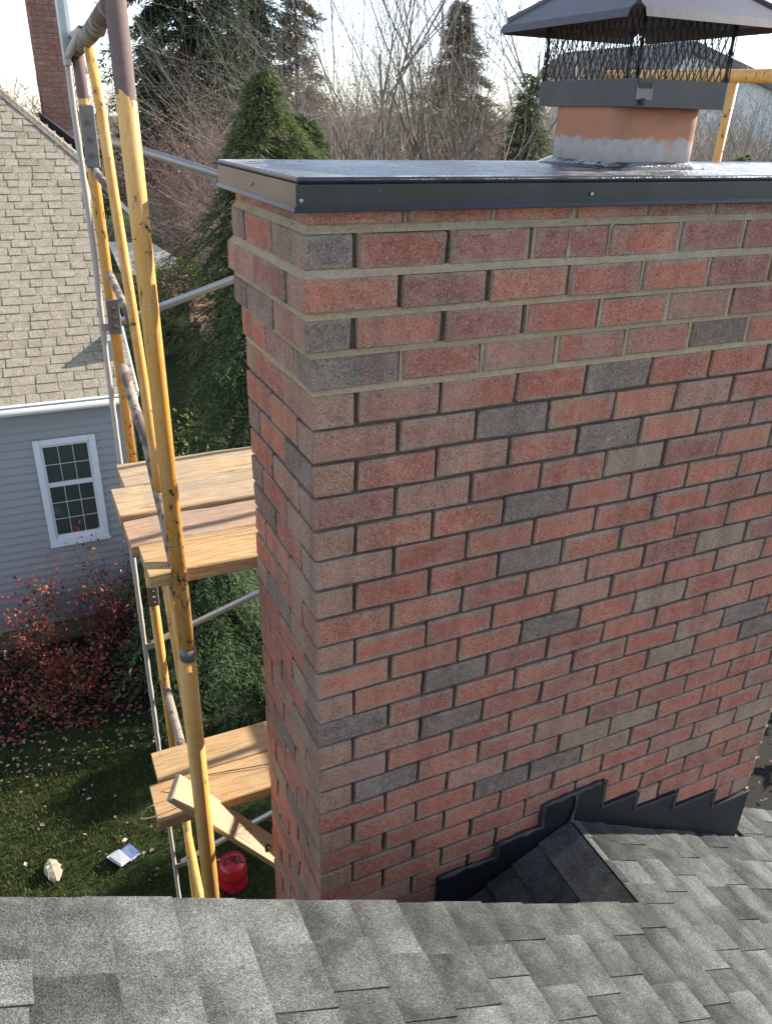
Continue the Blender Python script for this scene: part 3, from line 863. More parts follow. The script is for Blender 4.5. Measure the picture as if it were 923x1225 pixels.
def brace(za, zb, label):
    t = thing('cross_brace', label, 'scaffold brace', group='galvanised scaffold braces')
    tube('tube', [(-.235, BY_ + (.03 if za > zb else 0), za), (RX, BY_ + (.03 if za > zb else 0), zb)], .0145, M['galv'], t)
    for x, z in ((-.235, za), (RX, zb)):
        b = MB(); b.box((x - .03, BY_ - .018 + (.03 if za > zb else 0), z - .014), (x + .03, BY_ - .0148 + (.03 if za > zb else 0), z + .014)); b.build('flat_end', M['galv'], t)
brace(.535, -.125, 'grey tube brace running down to the right behind the metal top')
brace(-.085, .60, 'grey tube brace rising to the right between yellow pole and chimney above the planks')
brace(-1.465, -.80, 'grey tube brace rising to the right in front of the conifer below the upper planks')
brace(-2.84, -2.20, 'lowest grey tube brace, rising to the right behind the red can')
b = MB(); b.box((-.268, FYY - .02, .72), (-.250, FYY + .05, 1.02)); t = thing('metal_post', 'short grey metal post standing behind the rope at the top bar', 'post')
b.build('channel', M['galv'], t); b = MB(); b.box((-.249, FYY + .01, .73), (-.236, FYY + .035, 1.03)); b.build('rail', M['white'], t)

# planks
PT = -.595
def plank(x0, x1, ya, yb, z, mat, label, grp, th=.045, rot=0.):
    t = MB(); n = 14
    # long bevelled board with uneven edges
    xs = [x0 + (x1 - x0) * i / n for i in range(n + 1)]
    rings = []
    for i, x in enumerate(xs):
        e = U(-.003, .003); e2 = U(-.003, .003); q = U(-.002, .002); c = .004
        if i in (0, n): x += U(-.004, .004)
        rings.append([(x, ya + e + c, z - th), (x, yb + e2 - c, z - th), (x, yb + e2, z - th + c), (x, yb + e2, z - c + q), (x, yb + e2 - c, z + q), (x, ya + e + c, z + q), (x, ya + e, z - c + q), (x, ya + e, z - th + c)])
    loft(t, [r_[::-1] for r_ in rings])
    return t.build('plank', mat, label=label, cat='plank', group=grp)
G1, G2 = 'planks of the upper scaffold deck', 'planks of the lower scaffold deck'
plank(-.285, 1.02, 1.185, 1.40, PT + .006, M['plank'], 'rearmost plank of the upper deck, farthest from the house roof', G1)
plank(-.335, 1.02, .945, 1.168, PT + .012, M['plank'], 'second plank from the rear of the upper deck, sticking out farthest left', G1)
plank(-.325, 1.02, .752, .935, PT - .002, M['plank_red'], 'reddish weathered plank, third from the rear of the upper deck', G1)
plank(-.305, 1.02, .553, .745, PT, M['plank_new'], 'front plank of the upper deck with a dark near edge', G1)
plank(-.34, 2.3, .790, .958, -1.612, M['plank_new'], 'rear plank of the lower deck with a pale shadow line', G2)
plank(-.38, 2.3, .602, .782, -1.606, M['plank_new'], 'front plank of the lower deck under the leaning board', G2)
plank(-.10, 1.9, .62, .82, -2.70, M['plank_new'], 'plank end at the foot of the chimney just above the roof edge', 'planks of the lowest scaffold deck')
# leaning board with grade stamp and knob
A, B_ = Vector((-.315, .585, -1.452)), Vector((.048, .572, -1.958))
d = (B_ - A).normalized(); nrm = Vector((.12, -.45, .85)); nrm = (nrm - d * nrm.dot(d)).normalized(); wv = nrm.cross(d).normalized()
mt = Matrix((d, wv, nrm)).transposed().to_4x4(); mt.translation = A
ln = (B_ - A).length
t = thing('leaning_board', 'pale sawn board slanting down to the chimney past the yellow pole', 'board', A)
t.matrix_world = mt
b = MB(); b.cham((0, -.046, -.013), (ln, .046, .013), .003, .001); b.build('board', M['lumber'], t)
b = MB()
for (u, v_, wd, hg) in ((.33, -.02, .002, .03), (.345, -.02, .012, .003), (.345, .008, .012, .003), (.345, -.005, .002, .012), (.36, -.02, .002, .03), (.372, -.018, .002, .026), (.384, -.018, .002, .026), (.372, .006, .012, .003), (.40, -.02, .002, .03), (.30, -.028, .12, .0018), (.30, .018, .12, .0018)):
    b.box((u, v_, .0131), (u + wd, v_ + hg, .0135))
b.build('grade_stamp', M['ink'], t)
b = MB(); b.lathe([(.014, .013), (.013, .020), (.007, .023)], 12, (ln * .83, -.005, 0)); b.build('knob', M['black'], t, True)

# ropes
def rope(pts, r, name, mat, label, cat, n=8):
    b = MB(); out = []
    for i in range(len(pts) - 1):
        a, e = Vector(pts[i]), Vector(pts[i + 1]); m_ = max(2, int((e - a).length / .04))
        out += [a.lerp(e, q / m_) for q in range(m_)]
    out.append(Vector(pts[-1]))
    b.tube(out, [r * U(.9, 1.12) for _ in out], n); return b.build(name, mat, None, True, label=label, cat=cat)
rope([(-.205, 1.47, .70), (-.215, 1.47, .775), (-.232, 1.468, .80), (-.25, 1.02, .79), (-.256, 1.455, .74), (-.258, 1.45, .6), (-.255, 1.45, .2), (-.262, 1.452, -.2), (-.266, 1.45, -1.0), (-.268, 1.45, -2.0), (-.27, 1.45, -3.2), (-.272, 1.45, ZG + .01)], .0105, 'rope', M['rope'],
     'grey rope looped over the rusty top bar and hanging down to the lawn', 'rope')
rope([(x, y + .048, z - .036) for x, y, z in [(-.19, .72, -1.565), (-.20, .70, -1.50), (-.22, .62, -1.562), (-.30, .59, -1.565), (-.39, .58, -1.57), (-.42, .60, -1.585), (-.43, .62, -1.60), (-.40, .66, -1.60), (-.38, .63, -1.565)]], .0022, 'string', M['string'], 'thin pale string looped over the end of the lower plank', 'string', 5)
rope([(x, y + .048, z - .036) for x, y, z in [(-.18, .70, -1.566), (0, .665, -1.562), (.3, .62, -1.560)]], .0016, 'wire', M['black'], 'thin dark wire lying across the lower plank', 'wire', 4)

# ------------------------------------------------------------------ neighbour's house
nb = thing('neighbour_house', 'grey sided house with tan shingle roof and one white window, beyond the lawn', 'house')
NYW = 9.0; XC = .60
EY, EZ, RS = 8.80, -2.68, .765                # eave line and slope of the front plane
RN = Vector((0, -RS, 1)).normalized()
def onN(x, y, h=0): return Vector((x, y, EZ + RS * (y - EY))) + RN * h
HX0, HY0, HX1, HY1 = .73, 12.2, -1.15, 14.55   # clipped corner of the roof: hip line
def hipx(y): return HX0 if y <= HY0 else HX0 + (HX1 - HX0) * (y - HY0) / (HY1 - HY0)
b = MB(); b.prism([onN(-9, EY, -.01), onN(HX0, EY, -.01), onN(HX0, HY0, -.01), onN(HX1, HY1, -.01), onN(-9, HY1, -.01)], RN * -.1)
nroof = b.build('roof', M['deck'], nb)
far = MB(); sl = .143 / math.sqrt(1 + RS * RS); cnt = 0
nrow = int((HY1 - EY) / sl)
for k in range(nrow):
    yb = EY - .02 + k * sl; ya = yb + sl + .03
    x = hipx(yb) - U(0, .05); high = R_() < .5; end = hipx(yb)
    x = end
    while x > -5:
        wd = U(.14, .30); xn = x - wd
        if x == end: xn = x - U(.08, .3)
        h = (.016 if high else .008) + U(-.001, .001)
        lim = -1.75 - .02 * k
        f = onN
        part = cnt < 300 and xn > -1.62 and k < 26
        mb = MB() if part else far
        org = onN((x + xn) / 2, yb) if part else Vector((0, 0, 0))
        mb.hexa([f(xn + .003, yb, -.009) - org, f(x - .003, yb, -.009) - org, f(x - .003, ya, -.009) - org, f(xn + .003, ya, -.009) - org,
                 f(xn + .003, yb, h) - org, f(x - .003, yb, h) - org, f(x - .003, ya, .002) - org, f(xn + .003, ya, .002) - org])
        if part: link('shingle', mb.mesh('shingle', M['tan_shingle']), nroof, org, None, (1, 1, 1, 0)); cnt += 1
        x = xn; high = not high
o = far.build('shingles', M['tan_shingle'], nroof, color=(1, 1, 1, 0)); o['kind'] = 'stuff'
dh_ = Vector((HX1 - HX0, HY1 - HY0, RS * (HY1 - HY0))); nh = int(dh_.length / .13)
for k in range(nh + 1):                       # hip caps
    p0 = onN(HX0, HY0, .02) + dh_ * (k / nh); p1 = p0 + dh_.normalized() * .17
    sd = Vector((0, -1, -RS)).normalized() * .15; s2_ = Vector((.8, .45, -.15)).normalized() * .07
    b = MB(); o_ = p0; up = Vector((0, 0, .012))
    z_ = Vector((0, 0, 0))
    b.add([p0 + sd - o_ + up * .4, p0 - o_ + up * 1.6, p0 + s2_ - o_ + up * .4, p1 + sd - o_, p1 - o_ + up * .5, p1 + s2_ - o_, p0 + sd - o_ - up, p0 + s2_ - o_ - up], [(0, 1, 4, 3), (1, 2, 5, 4), (0, 6, 1), (1, 6, 7), (1, 7, 2)])
    link('hip_shingle', b.mesh('hip_shingle', M['tan_shingle']), nroof, o_, None, (1, 1, 1, 0))
# the roof plane behind the hip, dark and facing right
b = MB(); b.prism([onN(HX0, HY0, -.015), onN(HX1, HY1, -.015), (HX1, HY1 + 4, onN(0, HY1, 0).z), (HX0 + .8, HY1 + 4, onN(0, HY0).z - .7), (HX0 + .8, HY0 + .7, onN(0, HY0).z - .9)], (0, 0, -.1)); b.build('side_roof', M['greyroof'], nb)
b = MB(); b.prism([(.30, 13.35, .36), (.42, 13.65, .30), (.95, 12.9, -.12), (.83, 12.55, -.10)], (0, 0, .17)); b.build('dark_saddle', M['black'], nb)
b = MB(); b.prism([onN(HX0 - .02, EY, -.12), onN(HX0 + .02, EY, -.12), onN(HX0 + .02, HY0, -.12), onN(HX0 - .02, HY0, -.12)], RN * .118); b.build('rake_board', M['white'], nb)
# walls
WX0, WX1, WZ0, WZ1 = -.640, .135, -4.80, -3.262   # window opening with trim
for (x0_, x1_, z0_, z1_) in ((-9, WX0 + .04, ZG, EZ - .16), (WX1 - .04, XC, ZG, EZ - .16), (WX0 + .04, WX1 - .04, ZG, WZ0 + .04), (WX0 + .04, WX1 - .04, WZ1 - .04, EZ - .16)):
    b = MB(); b.box((x0_, NYW + .03, z0_), (x1_, NYW + .2, z1_)); b.build('wall', M['wall'], nb)
b = MB(); b.box((XC - .15, NYW + .21, ZG), (XC - .01, 17, -2.1)); b.build('side_wall', M['siding'], nb)
b = MB(); b.box((-9, NYW + .0, ZG), (XC - .02, NYW + .029, -6.05)); b.build('foundation', M['mortar'], nb)
bd = .112; z = -6.04
while z < EZ - .2:
    for (a, e) in (((-9, XC - .003),) if (z + bd < WZ0 or z > WZ1) else ((-9, WX0), (WX1, XC - .003))):
        b = MB(); zt_ = min(z + bd + .012, EZ - .17)
        b.hexa([(a, NYW - .012, z), (e, NYW - .012, z), (e, NYW + .029, z), (a, NYW + .029, z), (a, NYW + .016, zt_), (e, NYW + .016, zt_), (e, NYW + .0285, zt_), (a, NYW + .0285, zt_)])
        ox = U(0, 3); link('siding_board', b.mesh('siding_board', M['siding']), nb)
    z += bd
b = MB(); b.box((XC - .0025, NYW - .022, -6.05), (XC + .05, NYW + .06, EZ - .17)); b.build('corner_board', M['siding'], nb)
b = MB(); b.box((-9, EY + .02, EZ - .165), (HX0 - .03, NYW + .028, EZ - .15)); b.build('soffit', M['white'], nb)
b = MB(); b.tube([(-9, EY - .055, EZ - .06), (HX0 - .02, EY - .055, EZ - .06)], .058, 10); b.build('gutter', M['gutter'], nb, True)
b = MB(); b.box((-9, EY - .001, EZ - .15), (HX0 - .021, EY + .018, EZ - .015)); b.build('fascia', M['white'], nb)
b = MB(); b.box((-9, EY - .115, EZ - .022), (HX0 - .02, EY - .004, EZ - .006)); b.build('gutter_lip', M['gutter'], nb)
# window
win = link('window', None, nb, (0, 0, 0))
b = MB(); tw = .085; yf, yb_ = NYW - .03, NYW + .05
for (a, c, e, f_) in ((WX0, WZ0, WX0 + tw, WZ1), (WX1 - tw, WZ0, WX1, WZ1), (WX0 + tw + .0005, WZ1 - tw, WX1 - tw - .0005, WZ1), (WX0 + tw + .0005, WZ0, WX1 - tw - .0005, WZ0 + tw)):
    b.cham((a, yf, c), (e, yb_, f_), .008)
b.build('frame', M['white'], win)
ix0, ix1, iz0, iz1 = WX0 + tw, WX1 - tw, WZ0 + tw, WZ1 - tw
mid = iz0 + (iz1 - iz0) * .565
b = MB(); s_ = .028
for (za_, zb_, yo) in ((iz0 + .001, mid + .015, .012), (mid + .0155, iz1 - .001, .004)):
    y1_ = NYW + yo
    b.box((ix0 + .001, y1_, za_), (ix0 + s_, y1_ + .03, zb_)); b.box((ix1 - s_, y1_, za_), (ix1 - .001, y1_ + .03, zb_))
    b.box((ix0 + s_ + .0003, y1_, za_), (ix1 - s_ - .0003, y1_ + .03, za_ + s_ + .008)); b.box((ix0 + s_ + .0003, y1_, zb_ - s_), (ix1 - s_ - .0003, y1_ + .03, zb_))
b.build('sash', M['white'], win)
cols = 3
for (za_, zb_, rows_, yo) in ((iz0 + s_ + .009, mid + .015 - s_, 3, .03), (mid + .0155 + s_ + .009, iz1 - .001 - s_, 2, .022)):
    gx0, gx1 = ix0 + s_, ix1 - s_
    for i in range(cols):
        for j in range(rows_):
            a = gx0 + (gx1 - gx0) * i / cols; e = gx0 + (gx1 - gx0) * (i + 1) / cols; c = za_ + (zb_ - za_) * j / rows_; f_ = za_ + (zb_ - za_) * (j + 1) / rows_
            b = MB(); b.box((a + .002, NYW + yo, c + .002), (e - .002, NYW + yo + .004, f_ - .002)); link('pane', b.mesh('pane', M['glass']), win)
    b = MB()
    for i in (1, 2):
        a = gx0 + (gx1 - gx0) * i / cols; b.box((a - .0045, NYW + yo - .01, za_), (a + .0045, NYW + yo + .006, zb_))
    for j in range(1, rows_):
        c = za_ + (zb_ - za_) * j / rows_; b.box((gx0, NYW + yo - .008, c - .0045), (gx1, NYW + yo + .005, c + .0045))
    b.build('muntin', M['gutter'], win)
b = MB(); b.box((WX0 - .01, NYW - .06, WZ0 - .02), (WX1 + .01, NYW + .02, WZ0 - .001)); b.build('sill', M['white'], win)
# its chimney
nc = thing('red_chimney', 'tall dark red brick chimney rising behind the tan shingle roof', 'chimney', (0, 0, 0))
CX0, CX1, CY0, CY1 = .40, .925, 13.6, 14.2; bl, bh = .21, .074
b = MB(); b.box((CX0 + .006, CY0 + .006, -1.2), (CX1 - .006, CY1 - .006, 3.3)); b.build('mortar', M['mortar'], nc)
nb_m = [brick_mesh(.2, .09, .064, None, 'redbrick') for _ in range(6)]
_r2 = MB()
for k in range(60):
    z = -1.15 + k * bh
    vis = .02 < z < 2.3
    for i in range(3):
        xa_ = CX0 + (i - (.5 if k % 2 else 0)) * bl; a, e = max(xa_ + .005, CX0), min(xa_ + bl - .005, CX1)
        if i == 2 or e > CX1 - .06: e = CX1
        if e - a < .04: continue
        v_ = U(.75, 1.1)
        if vis: link('brick', brick_mesh(e - a, .09, .064, None, 'redbrick'), nc, ((a + e) / 2, CY0 + .045, z), None, (.21 * v_, .065 * v_, .05 * v_, .25))
        else: _r2.box((a, CY0, z - .032), (e, CY0 + .09, z + .032))
    for i in range(3):
        a = CY0 + .1 + i * .17
        for xs_ in (CX0, CX1 - .09): _r2.box((xs_ + .0003, a, z - .032), (xs_ + .0897, a + .16, z + .032))
o = _r2.build('brickwork', M['redbrick'], nc, color=(.21, .065, .05, 0)); o['kind'] = 'stuff'

# ------------------------------------------------------------------ far white house on the right
wh = thing('white_house', 'far white house with a grey roof behind the bare branches at right', 'house')
YW = 34.0
b = MB(); b.prism([(31.6, YW, ZG), (46, YW, ZG), (46, YW, .75), (32.6, YW, 3.9), (31.6, YW, 3.3)], (0, 10, 0)); b.build('wall', M['housewhite'], wh)
b = MB(); b.prism([(32.6, YW - .4, 3.9), (46.8, YW - .4, .56), (46.8, YW - .4, 1.06), (32.6, YW - .4, 4.4)], (0, 11, 0)); b.prism([(32.6, YW - .4, 3.9), (32.6, YW - .4, 4.4), (31.0, YW - .4, 3.4), (31.0, YW - .4, 2.9)], (0, 11, 0)); b.build('roof', M['greyroof'], wh)

# ------------------------------------------------------------------ plants
def leafquad(b, p, d, up, ln, wd):
    d = d.normalized(); s = d.cross(up)
    s = s.normalized() if s.length > 1e-4 else d.orthogonal().normalized()
    o = len(b.v)
    m = p + d * ln * .5
    b.v += [tuple(p), tuple(m + s * wd * .5), tuple(p + d * ln), tuple(m - s * wd * .5)]
    b.f.append((o, o + 1, o + 2, o + 3)); b.mi.append(0)
def rv(s=1.): return Vector((U(-1, 1), U(-1, 1), U(-1, 1))) * s

def conifer(name, label, base, h, rad, nb_, per, ln, wd, mat, trunk_mat, droop=.25, h0=.05, power=.8, group='conifers', face=None, sub=5):
    """trunk + crown of short side sprays carried on drooping boughs"""
    t = thing(name, label, 'tree', base, group)
    b = MB(); b.tube([(0, 0, -.05), (U(-.05, .05), U(-.05, .05), h * .5), (0, 0, h * .98)], [rad * .07 + .03, rad * .045 + .02, .01], 8); b.build('trunk', trunk_mat, t, True)
    b = MB(); bb = MB(); ph = U(0, 6)
    for i in range(nb_):
        f = h0 + (1 - h0) * (i + R_()) / nb_
        z = h * f; az = U(0, 2 * PI) if face is None else face + U(-1.9, 1.9)
        r = rad * (1 - f) ** power * (U(.45, 1.1) if R_() < .8 else U(.9, 1.4)) * (1 + .25 * math.sin(3 * az + ph + f * 9) + .15 * math.sin(f * 31 + ph)) + .06
        d0 = Vector((math.cos(az), math.sin(az), U(.05, .35)))
        side = Vector((-d0.y, d0.x, 0))
        P0 = Vector((0, 0, z)); pts = []
        for q in range(7):
            s = q / 6; pts.append(P0 + d0 * r * s + Vector((0, 0, -droop * r * s * s * 1.6)))
        bb.tube(pts, [.012 * (1 - q / 7) * (1 + rad * .3) for q in range(7)], 4, False)
        n = max(4, int(per * (r / rad + .15)))
        for k in range(n):
            s = (k + R_()) / n; s = .12 + .88 * s ** .75
            q = min(5, int(s * 6)); p = pts[q].lerp(pts[q + 1], s * 6 - q)
            sd = 1 if k % 2 else -1
            wl = r * .30 * (1.05 - s) + ln
            dd = (d0 * .8 + side * sd * U(.5, 1.3) + Vector((0, 0, U(-.5, .15)))).normalized()
            for j in range(sub):
                pp = p + dd * wl * (j / sub) * U(.7, 1.1) + Vector((0, 0, -droop * .35 * wl * (j / sub) ** 2))
                leafquad(b, pp, dd + rv(.55) + Vector((0, 0, -droop * .6)), Vector((0, 0, 1)) + rv(.6), ln * U(.6, 1.3), wd * U(.7, 1.3))
    bb.build('bough', trunk_mat, t, True)
    b.build('crown', mat, t); return t

def branchy(b, p, d, ln, r, lev, spread=.5, up=.15, nseg=4, kids=(2, 4), wig=.12, tips=None, nsides=5):
    pts = [p.copy()]; dd = d.normalized()
    for i in range(nseg):
        dd = (dd + rv(wig) + Vector((0, 0, up * .15))).normalized(); pts.append(pts[-1] + dd * ln / nseg)
    b.tube(pts, [r * (1 - .6 * i / nseg) for i in range(nseg + 1)], nsides if lev > 1 else 3, False)
    if tips is not None and lev <= 1: tips += [(q, dd.copy()) for q in pts[1:]]
    if lev <= 0: return
    for k in range(random.randint(*kids)):
        s = U(.25, 1.); q = min(nseg - 1, int(s * nseg)); pp = pts[q].lerp(pts[q + 1], s * nseg - q)
        nd = (dd + rv(spread * 1.6) + Vector((0, 0, up))).normalized()
        branchy(b, pp, nd, ln * U(.45, .75), r * (1 - .6 * s) * U(.5, .75), lev - 1, spread, up, max(3, nseg - 1), kids, wig, tips, nsides)

def bare_tree(name, label, base, stems, ln, r, lev, mat, spread=.5, up=.25, kids=(3, 5), lean=.25, leaf=None, group='bare trees', wig=.12, cat='tree', dirs=None):
    t = thing(name, label, cat, base, group)
    b = MB(); tips = []
    c_ = MB()
    for i in range(stems):
        d = Vector((U(-lean, lean), U(-lean, lean), 1)) if dirs is None else Vector(dirs[i])
        p = Vector((U(-.12, .12), U(-.12, .12), -.05)) if stems > 1 else Vector((0, 0, -.05))
        branchy(b, p, d, ln * U(.8, 1.15), r * U(.7, 1.1), lev, spread, up, 6, kids, wig, tips)
    b.build('branches' if stems > 1 else 'trunk', mat, t, True)
    if leaf:
        lm, n, ll, lw = leaf
        for i in range(n):
            q, d = random.choice(tips)
            leafquad(c_, q + rv(ll * 1.2), d + rv(1), Vector((0, 0, 1)) + rv(.8), ll * U(.6, 1.3), lw * U(.6, 1.3))
        c_.build('foliage', M[lm], t)
    return t

# conifers at the back
EV = 'evergreens behind the yard'
conifer('spruce_tree', 'tall dark spruce left of centre, its top out of the picture', (8.6, 41, ZG), 20, 5.6, 430, 60, .36, .075, M['spruce'], M['bark_dark'], .4, .2, .8, EV, None, 6)
conifer('spruce_tree', 'second dark spruce close right of the tall one', (12.3, 44, ZG), 17, 4.4, 330, 50, .36, .075, M['spruce'], M['bark_dark'], .4, .25, .8, EV, None, 6)
conifer('spruce_tree', 'thin brownish spruce behind the bare multi-stemmed tree', (14.8, 43, ZG), 13.6, 3.2, 200, 36, .34, .065, M['spruce_dry'], M['bark_dark'], .3, .35, .8, EV, None, 6)
conifer('spruce_tree', 'pointed spruce with brown dry boughs left of the flue', (12.6, 22, ZG), 10.0, 3.7, 380, 54, .19, .036, M['spruce_dry'], M['bark_dark'], .3, .35, .9, EV, None, 6)
conifer('hemlock_tree', 'soft light green hemlock in front of the dark spruces', (4.15, 14.0, ZG), 7.7, 2.5, 330, 56, .14, .024, M['hemlock'], M['bark_dark'], .55, .4, .58, EV, None, 6)
conifer('hemlock_tree', 'lower light green hemlock leaning against the taller one', (5.2, 14.8, ZG), 7.0, 2.0, 230, 46, .14, .024, M['hemlock'], M['bark_dark'], .6, .45, .55, EV, None, 6)
conifer('hemlock_tree', 'green hemlock close left of the flue', (11.35, 16.2, ZG), 8.0, 1.7, 210, 42, .15, .026, M['cedar'], M['bark_dark'], .4, .45, .7, EV)
conifer('hemlock_tree', 'small green hemlock close right of the flue', (13.7, 11.5, ZG), 6.5, 1.3, 140, 34, .14, .024, M['hemlock'], M['bark_dark'], .4, .5, .7, EV)
conifer('cedar_tree', 'large dark cedar between the neighbour house and the chimney above the planks', (2.55, 9.8, ZG), 4.8, 1.75, 360, 46, .085, .014, M['cedar'], M['bark_dark'], .5, .12, .6, 'cedars by the lawn', None, 7)
conifer('cedar_tree', 'low cedar with light tips between the planks, next to the lawn', (1.18, 7.35, ZG), 3.0, 1.25, 320, 46, .075, .012, M['cedar'], M['bark_dark'], .55, .1, .6, 'cedars by the lawn', None, 7)
conifer('cedar_tree', 'dim cedar beside the red bushes at the corner of the neighbour house', (.75, 8.35, ZG), 2.0, .75, 150, 34, .075, .012, M['cedar'], M['bark_dark'], .5, .1, .6, 'cedars by the lawn', None, 6)
for x, y, h_, lb_ in ((9.8, 5.0, 5.3, 'nearest evergreen out of sight right of the chimney'), (10.4, 6.6, 5.6, 'middle evergreen hidden right of the chimney'), (12.5, 8.2, 5.9, 'farthest evergreen hidden by the chimney top')):
    conifer('shade_tree', lb_, (x, y, ZG), h_, 1.8, 150, 26, .18, .07, M['cedar'], M['bark_dark'], .4, .1, .6, 'evergreens right of the chimney', None, 5)

# bare trees
bare_tree('bare_tree', 'bare grey tree with many upright stems rising behind the metal top', (9.1, 17, ZG), 8, 7.6, .075, 4, M['bark'], .5, .35, (3, 5), .30, None, 'bare trees behind the yard', .11)
bare_tree('bare_tree', 'bare tan tree of thin stems left of the upright grey one', (6.9, 16.4, ZG), 5, 6.6, .045, 4, M['bark_tan'], .4, .4, (3, 4), .16, None, 'bare trees behind the yard', .12)
bare_tree('bare_tree', 'pale crooked bare tree close left of the flue', (11.6, 13.5, ZG), 5, 5.6, .06, 4, M['bark_pale'], .62, .05, (3, 4), .35, None, 'bare trees behind the yard', .16)
bare_tree('bare_tree', 'dark bare tree leaning over from the left of the flue', (12.8, 19, ZG), 3, 8.2, .12, 4, M['bark'], .6, .1, (4, 5), .5, None, 'bare trees behind the yard', .14, 'tree', [(-.75, 0, 1), (-.3, .1, 1), (.2, 0, 1)])
bare_tree('bare_tree', 'bare tree behind the right scaffold frame', (19.5, 16.5, ZG), 5, 6.2, .07, 4, M['bark'], .55, .15, (3, 4), .4, None, 'bare trees behind the yard', .12)
bare_tree('bare_tree', 'bare tree at the upper left behind the red chimney', (-2.0, 24, ZG), 4, 8.2, .08, 4, M['bark_tan'], .5, .25, (3, 5), .22, None, 'bare trees behind the yard', .1)
# shrubs
for i, (x, y, h_, lb) in enumerate(((6.4, 35, 6.6, 'reddish twiggy small tree left of the light green hemlock'), (8.4, 36, 6.9, 'second reddish twiggy small tree, nearer the dark spruce'), (7.4, 33.8, 5.2, 'lower reddish twiggy tree between the two taller ones'))):
    bare_tree('reddish_tree', lb, (x, y, ZG), 10, h_ * .62, .05, 3, M['bark_red'], .62, .25, (5, 7), .42, ('berry', 2600, .10, .055), 'reddish twiggy trees beyond the garden', .15, 'tree')
bare_tree('tall_shrub', 'tan leafless shrub below the reddish twiggy trees', (8.6, 31.5, ZG), 12, 3.6, .04, 3, M['bark_tan'], .7, .1, (5, 7), .5, ('brownleaf', 600, .10, .06), 'tall shrubs beyond the garden', .18, 'shrub')
for i, (x, y, s, lb) in enumerate(((-.15, 8.15, 1., 'red leaved bush under the white window'), (-1.25, 8.1, 1.0, 'red leaved bush left of the white window'), (-2.4, 8.2, 1.0, 'red leaved bush at the left edge of the picture'), (-.75, 7.45, .62, 'low red bush in front of the two taller ones'), (.22, 8.45, 1.2, 'tall red bush at the right corner of the window'))):
    bare_tree('burning_bush', lb, (x, y, ZG), 9, .95 * s, .013, 2, M['bark_dark'], .7, .2, (4, 6), .8, ('redleaf', 1150, .062, .036), 'red bushes along the neighbour house', .16, 'bush')
bare_tree('leafy_shrub', 'bright yellow green shrub beyond the neighbour roof corner', (1.55, 10.9, ZG), 8, 1.5, .02, 2, M['bark'], .7, .2, (4, 6), .6, ('shrubgreen', 2600, .09, .055), 'leafy shrubs in the garden', .16, 'shrub')
LS = 'leafy shrubs in the garden'
for (x, y, h_, lm_, lb) in ((3.3, 23.5, 1.0, 'shrubgreen', 'yellow green garden shrub left of the bench'), (5.4, 30.5, 1.3, 'shrubgreen', 'green yellow shrub just below the cream canopy'), (4.6, 29.5, 1.2, 'brownleaf', 'brown leaved shrub left of the dark figure'),
                            (7.6, 30.0, 1.6, 'cedar', 'dark green shrub right of the cream canopy'), (6.6, 26.0, 1.3, 'cedar', 'dark green shrub right of the clay path'), (9.2, 28.0, 2.0, 'cedar', 'tall dark green shrub by the chimney edge, below the twiggy trees')):
    bare_tree('leafy_shrub', lb, (x, y, ZG), 8, h_, .03, 2, M['bark'], .7, .2, (4, 6), .6, (lm_, 1500, .15, .09), LS, .16, 'shrub')

# brush and far woods: masses nobody could count
def thicket(name, label, x0, x1, y0, y1, n, h, mat, lev=2, leafm=None, r=.014):
    b = MB(); tips = []
    for i in range(n):
        p = Vector((U(x0, x1), U(y0, y1), ZG)); branchy(b, p, Vector((U(-.5, .5), U(-.5, .5), 1)), h * U(.5, 1.15), r * U(.7, 1.5), lev, .75, .15, 6, (6, 9), .2, tips, 3)
    b.build(name, mat, None, kind='stuff', label=label, cat='brush')
    if leafm:
        c_ = MB()
        for i in range(leafm[1]):
            q, d = random.choice(tips); leafquad(c_, q + rv(.1), d + rv(1), Vector((0, 0, 1)) + rv(.8), leafm[2] * U(.6, 1.3), leafm[2] * .6)
        c_.build(name + '_leaves', M[leafm[0]], None, kind='stuff', label='withered leaves on ' + label, cat='leaves')
thicket('brush', 'tan leafless brush behind the metal top', 6.5, 17, 18, 25, 300, 6.6, M['bark_tan'], 2, ('brownleaf', 14000, .075))
thicket('brush', 'grey brush behind the right scaffold frame', 17, 31, 17, 26, 260, 6.6, M['bark'], 2, ('brownleaf', 9000, .075))
def twigs(name, label, x0, x1, y0, y1, ztop, n, mat, ln, wd):
    b = MB()
    for i in range(n):
        x, y = U(x0, x1), U(y0, y1); f = U(0, 1) ** .8
        top = ztop + .9 * math.sin(x * 1.3) * math.sin(y + x * .37) + U(-.5, .5)
        leafquad(b, Vector((x, y, ZG + 1.5 + (top - ZG - 1.5) * f)), Vector((U(-1, 1), U(-1, 1), U(.2, 1.6))), rv(), ln * U(.5, 1.5), wd * U(.6, 1.4))
    b.build(name, mat, None, kind='stuff', label=label, cat='brush')
twigs('twigs', 'dense tan twigs filling the brush behind the metal top', 6.3, 18, 18.5, 25, -.05, 42000, M['bark_tan'], .5, .018)
twigs('twigs', 'dense grey twigs filling the brush behind the right scaffold frame', 18, 32, 17, 26, -.1, 30000, M['bark_tan'], .5, .018)
twigs('twigs', 'dense far twigs of the woods behind the garden', -20, 70, 46, 58, .9, 30000, M['bark_tan'], 1.1, .05)
thicket('woods', 'far bare woods behind the garden', 4, 74, 44, 60, 330, 9.5, M['bark_tan'], 2, None, .025)
thicket('woods', 'far bare woods behind the neighbour house', -22, 4, 42, 60, 110, 8.8, M['bark_tan'], 2, None, .025)
b = MB()
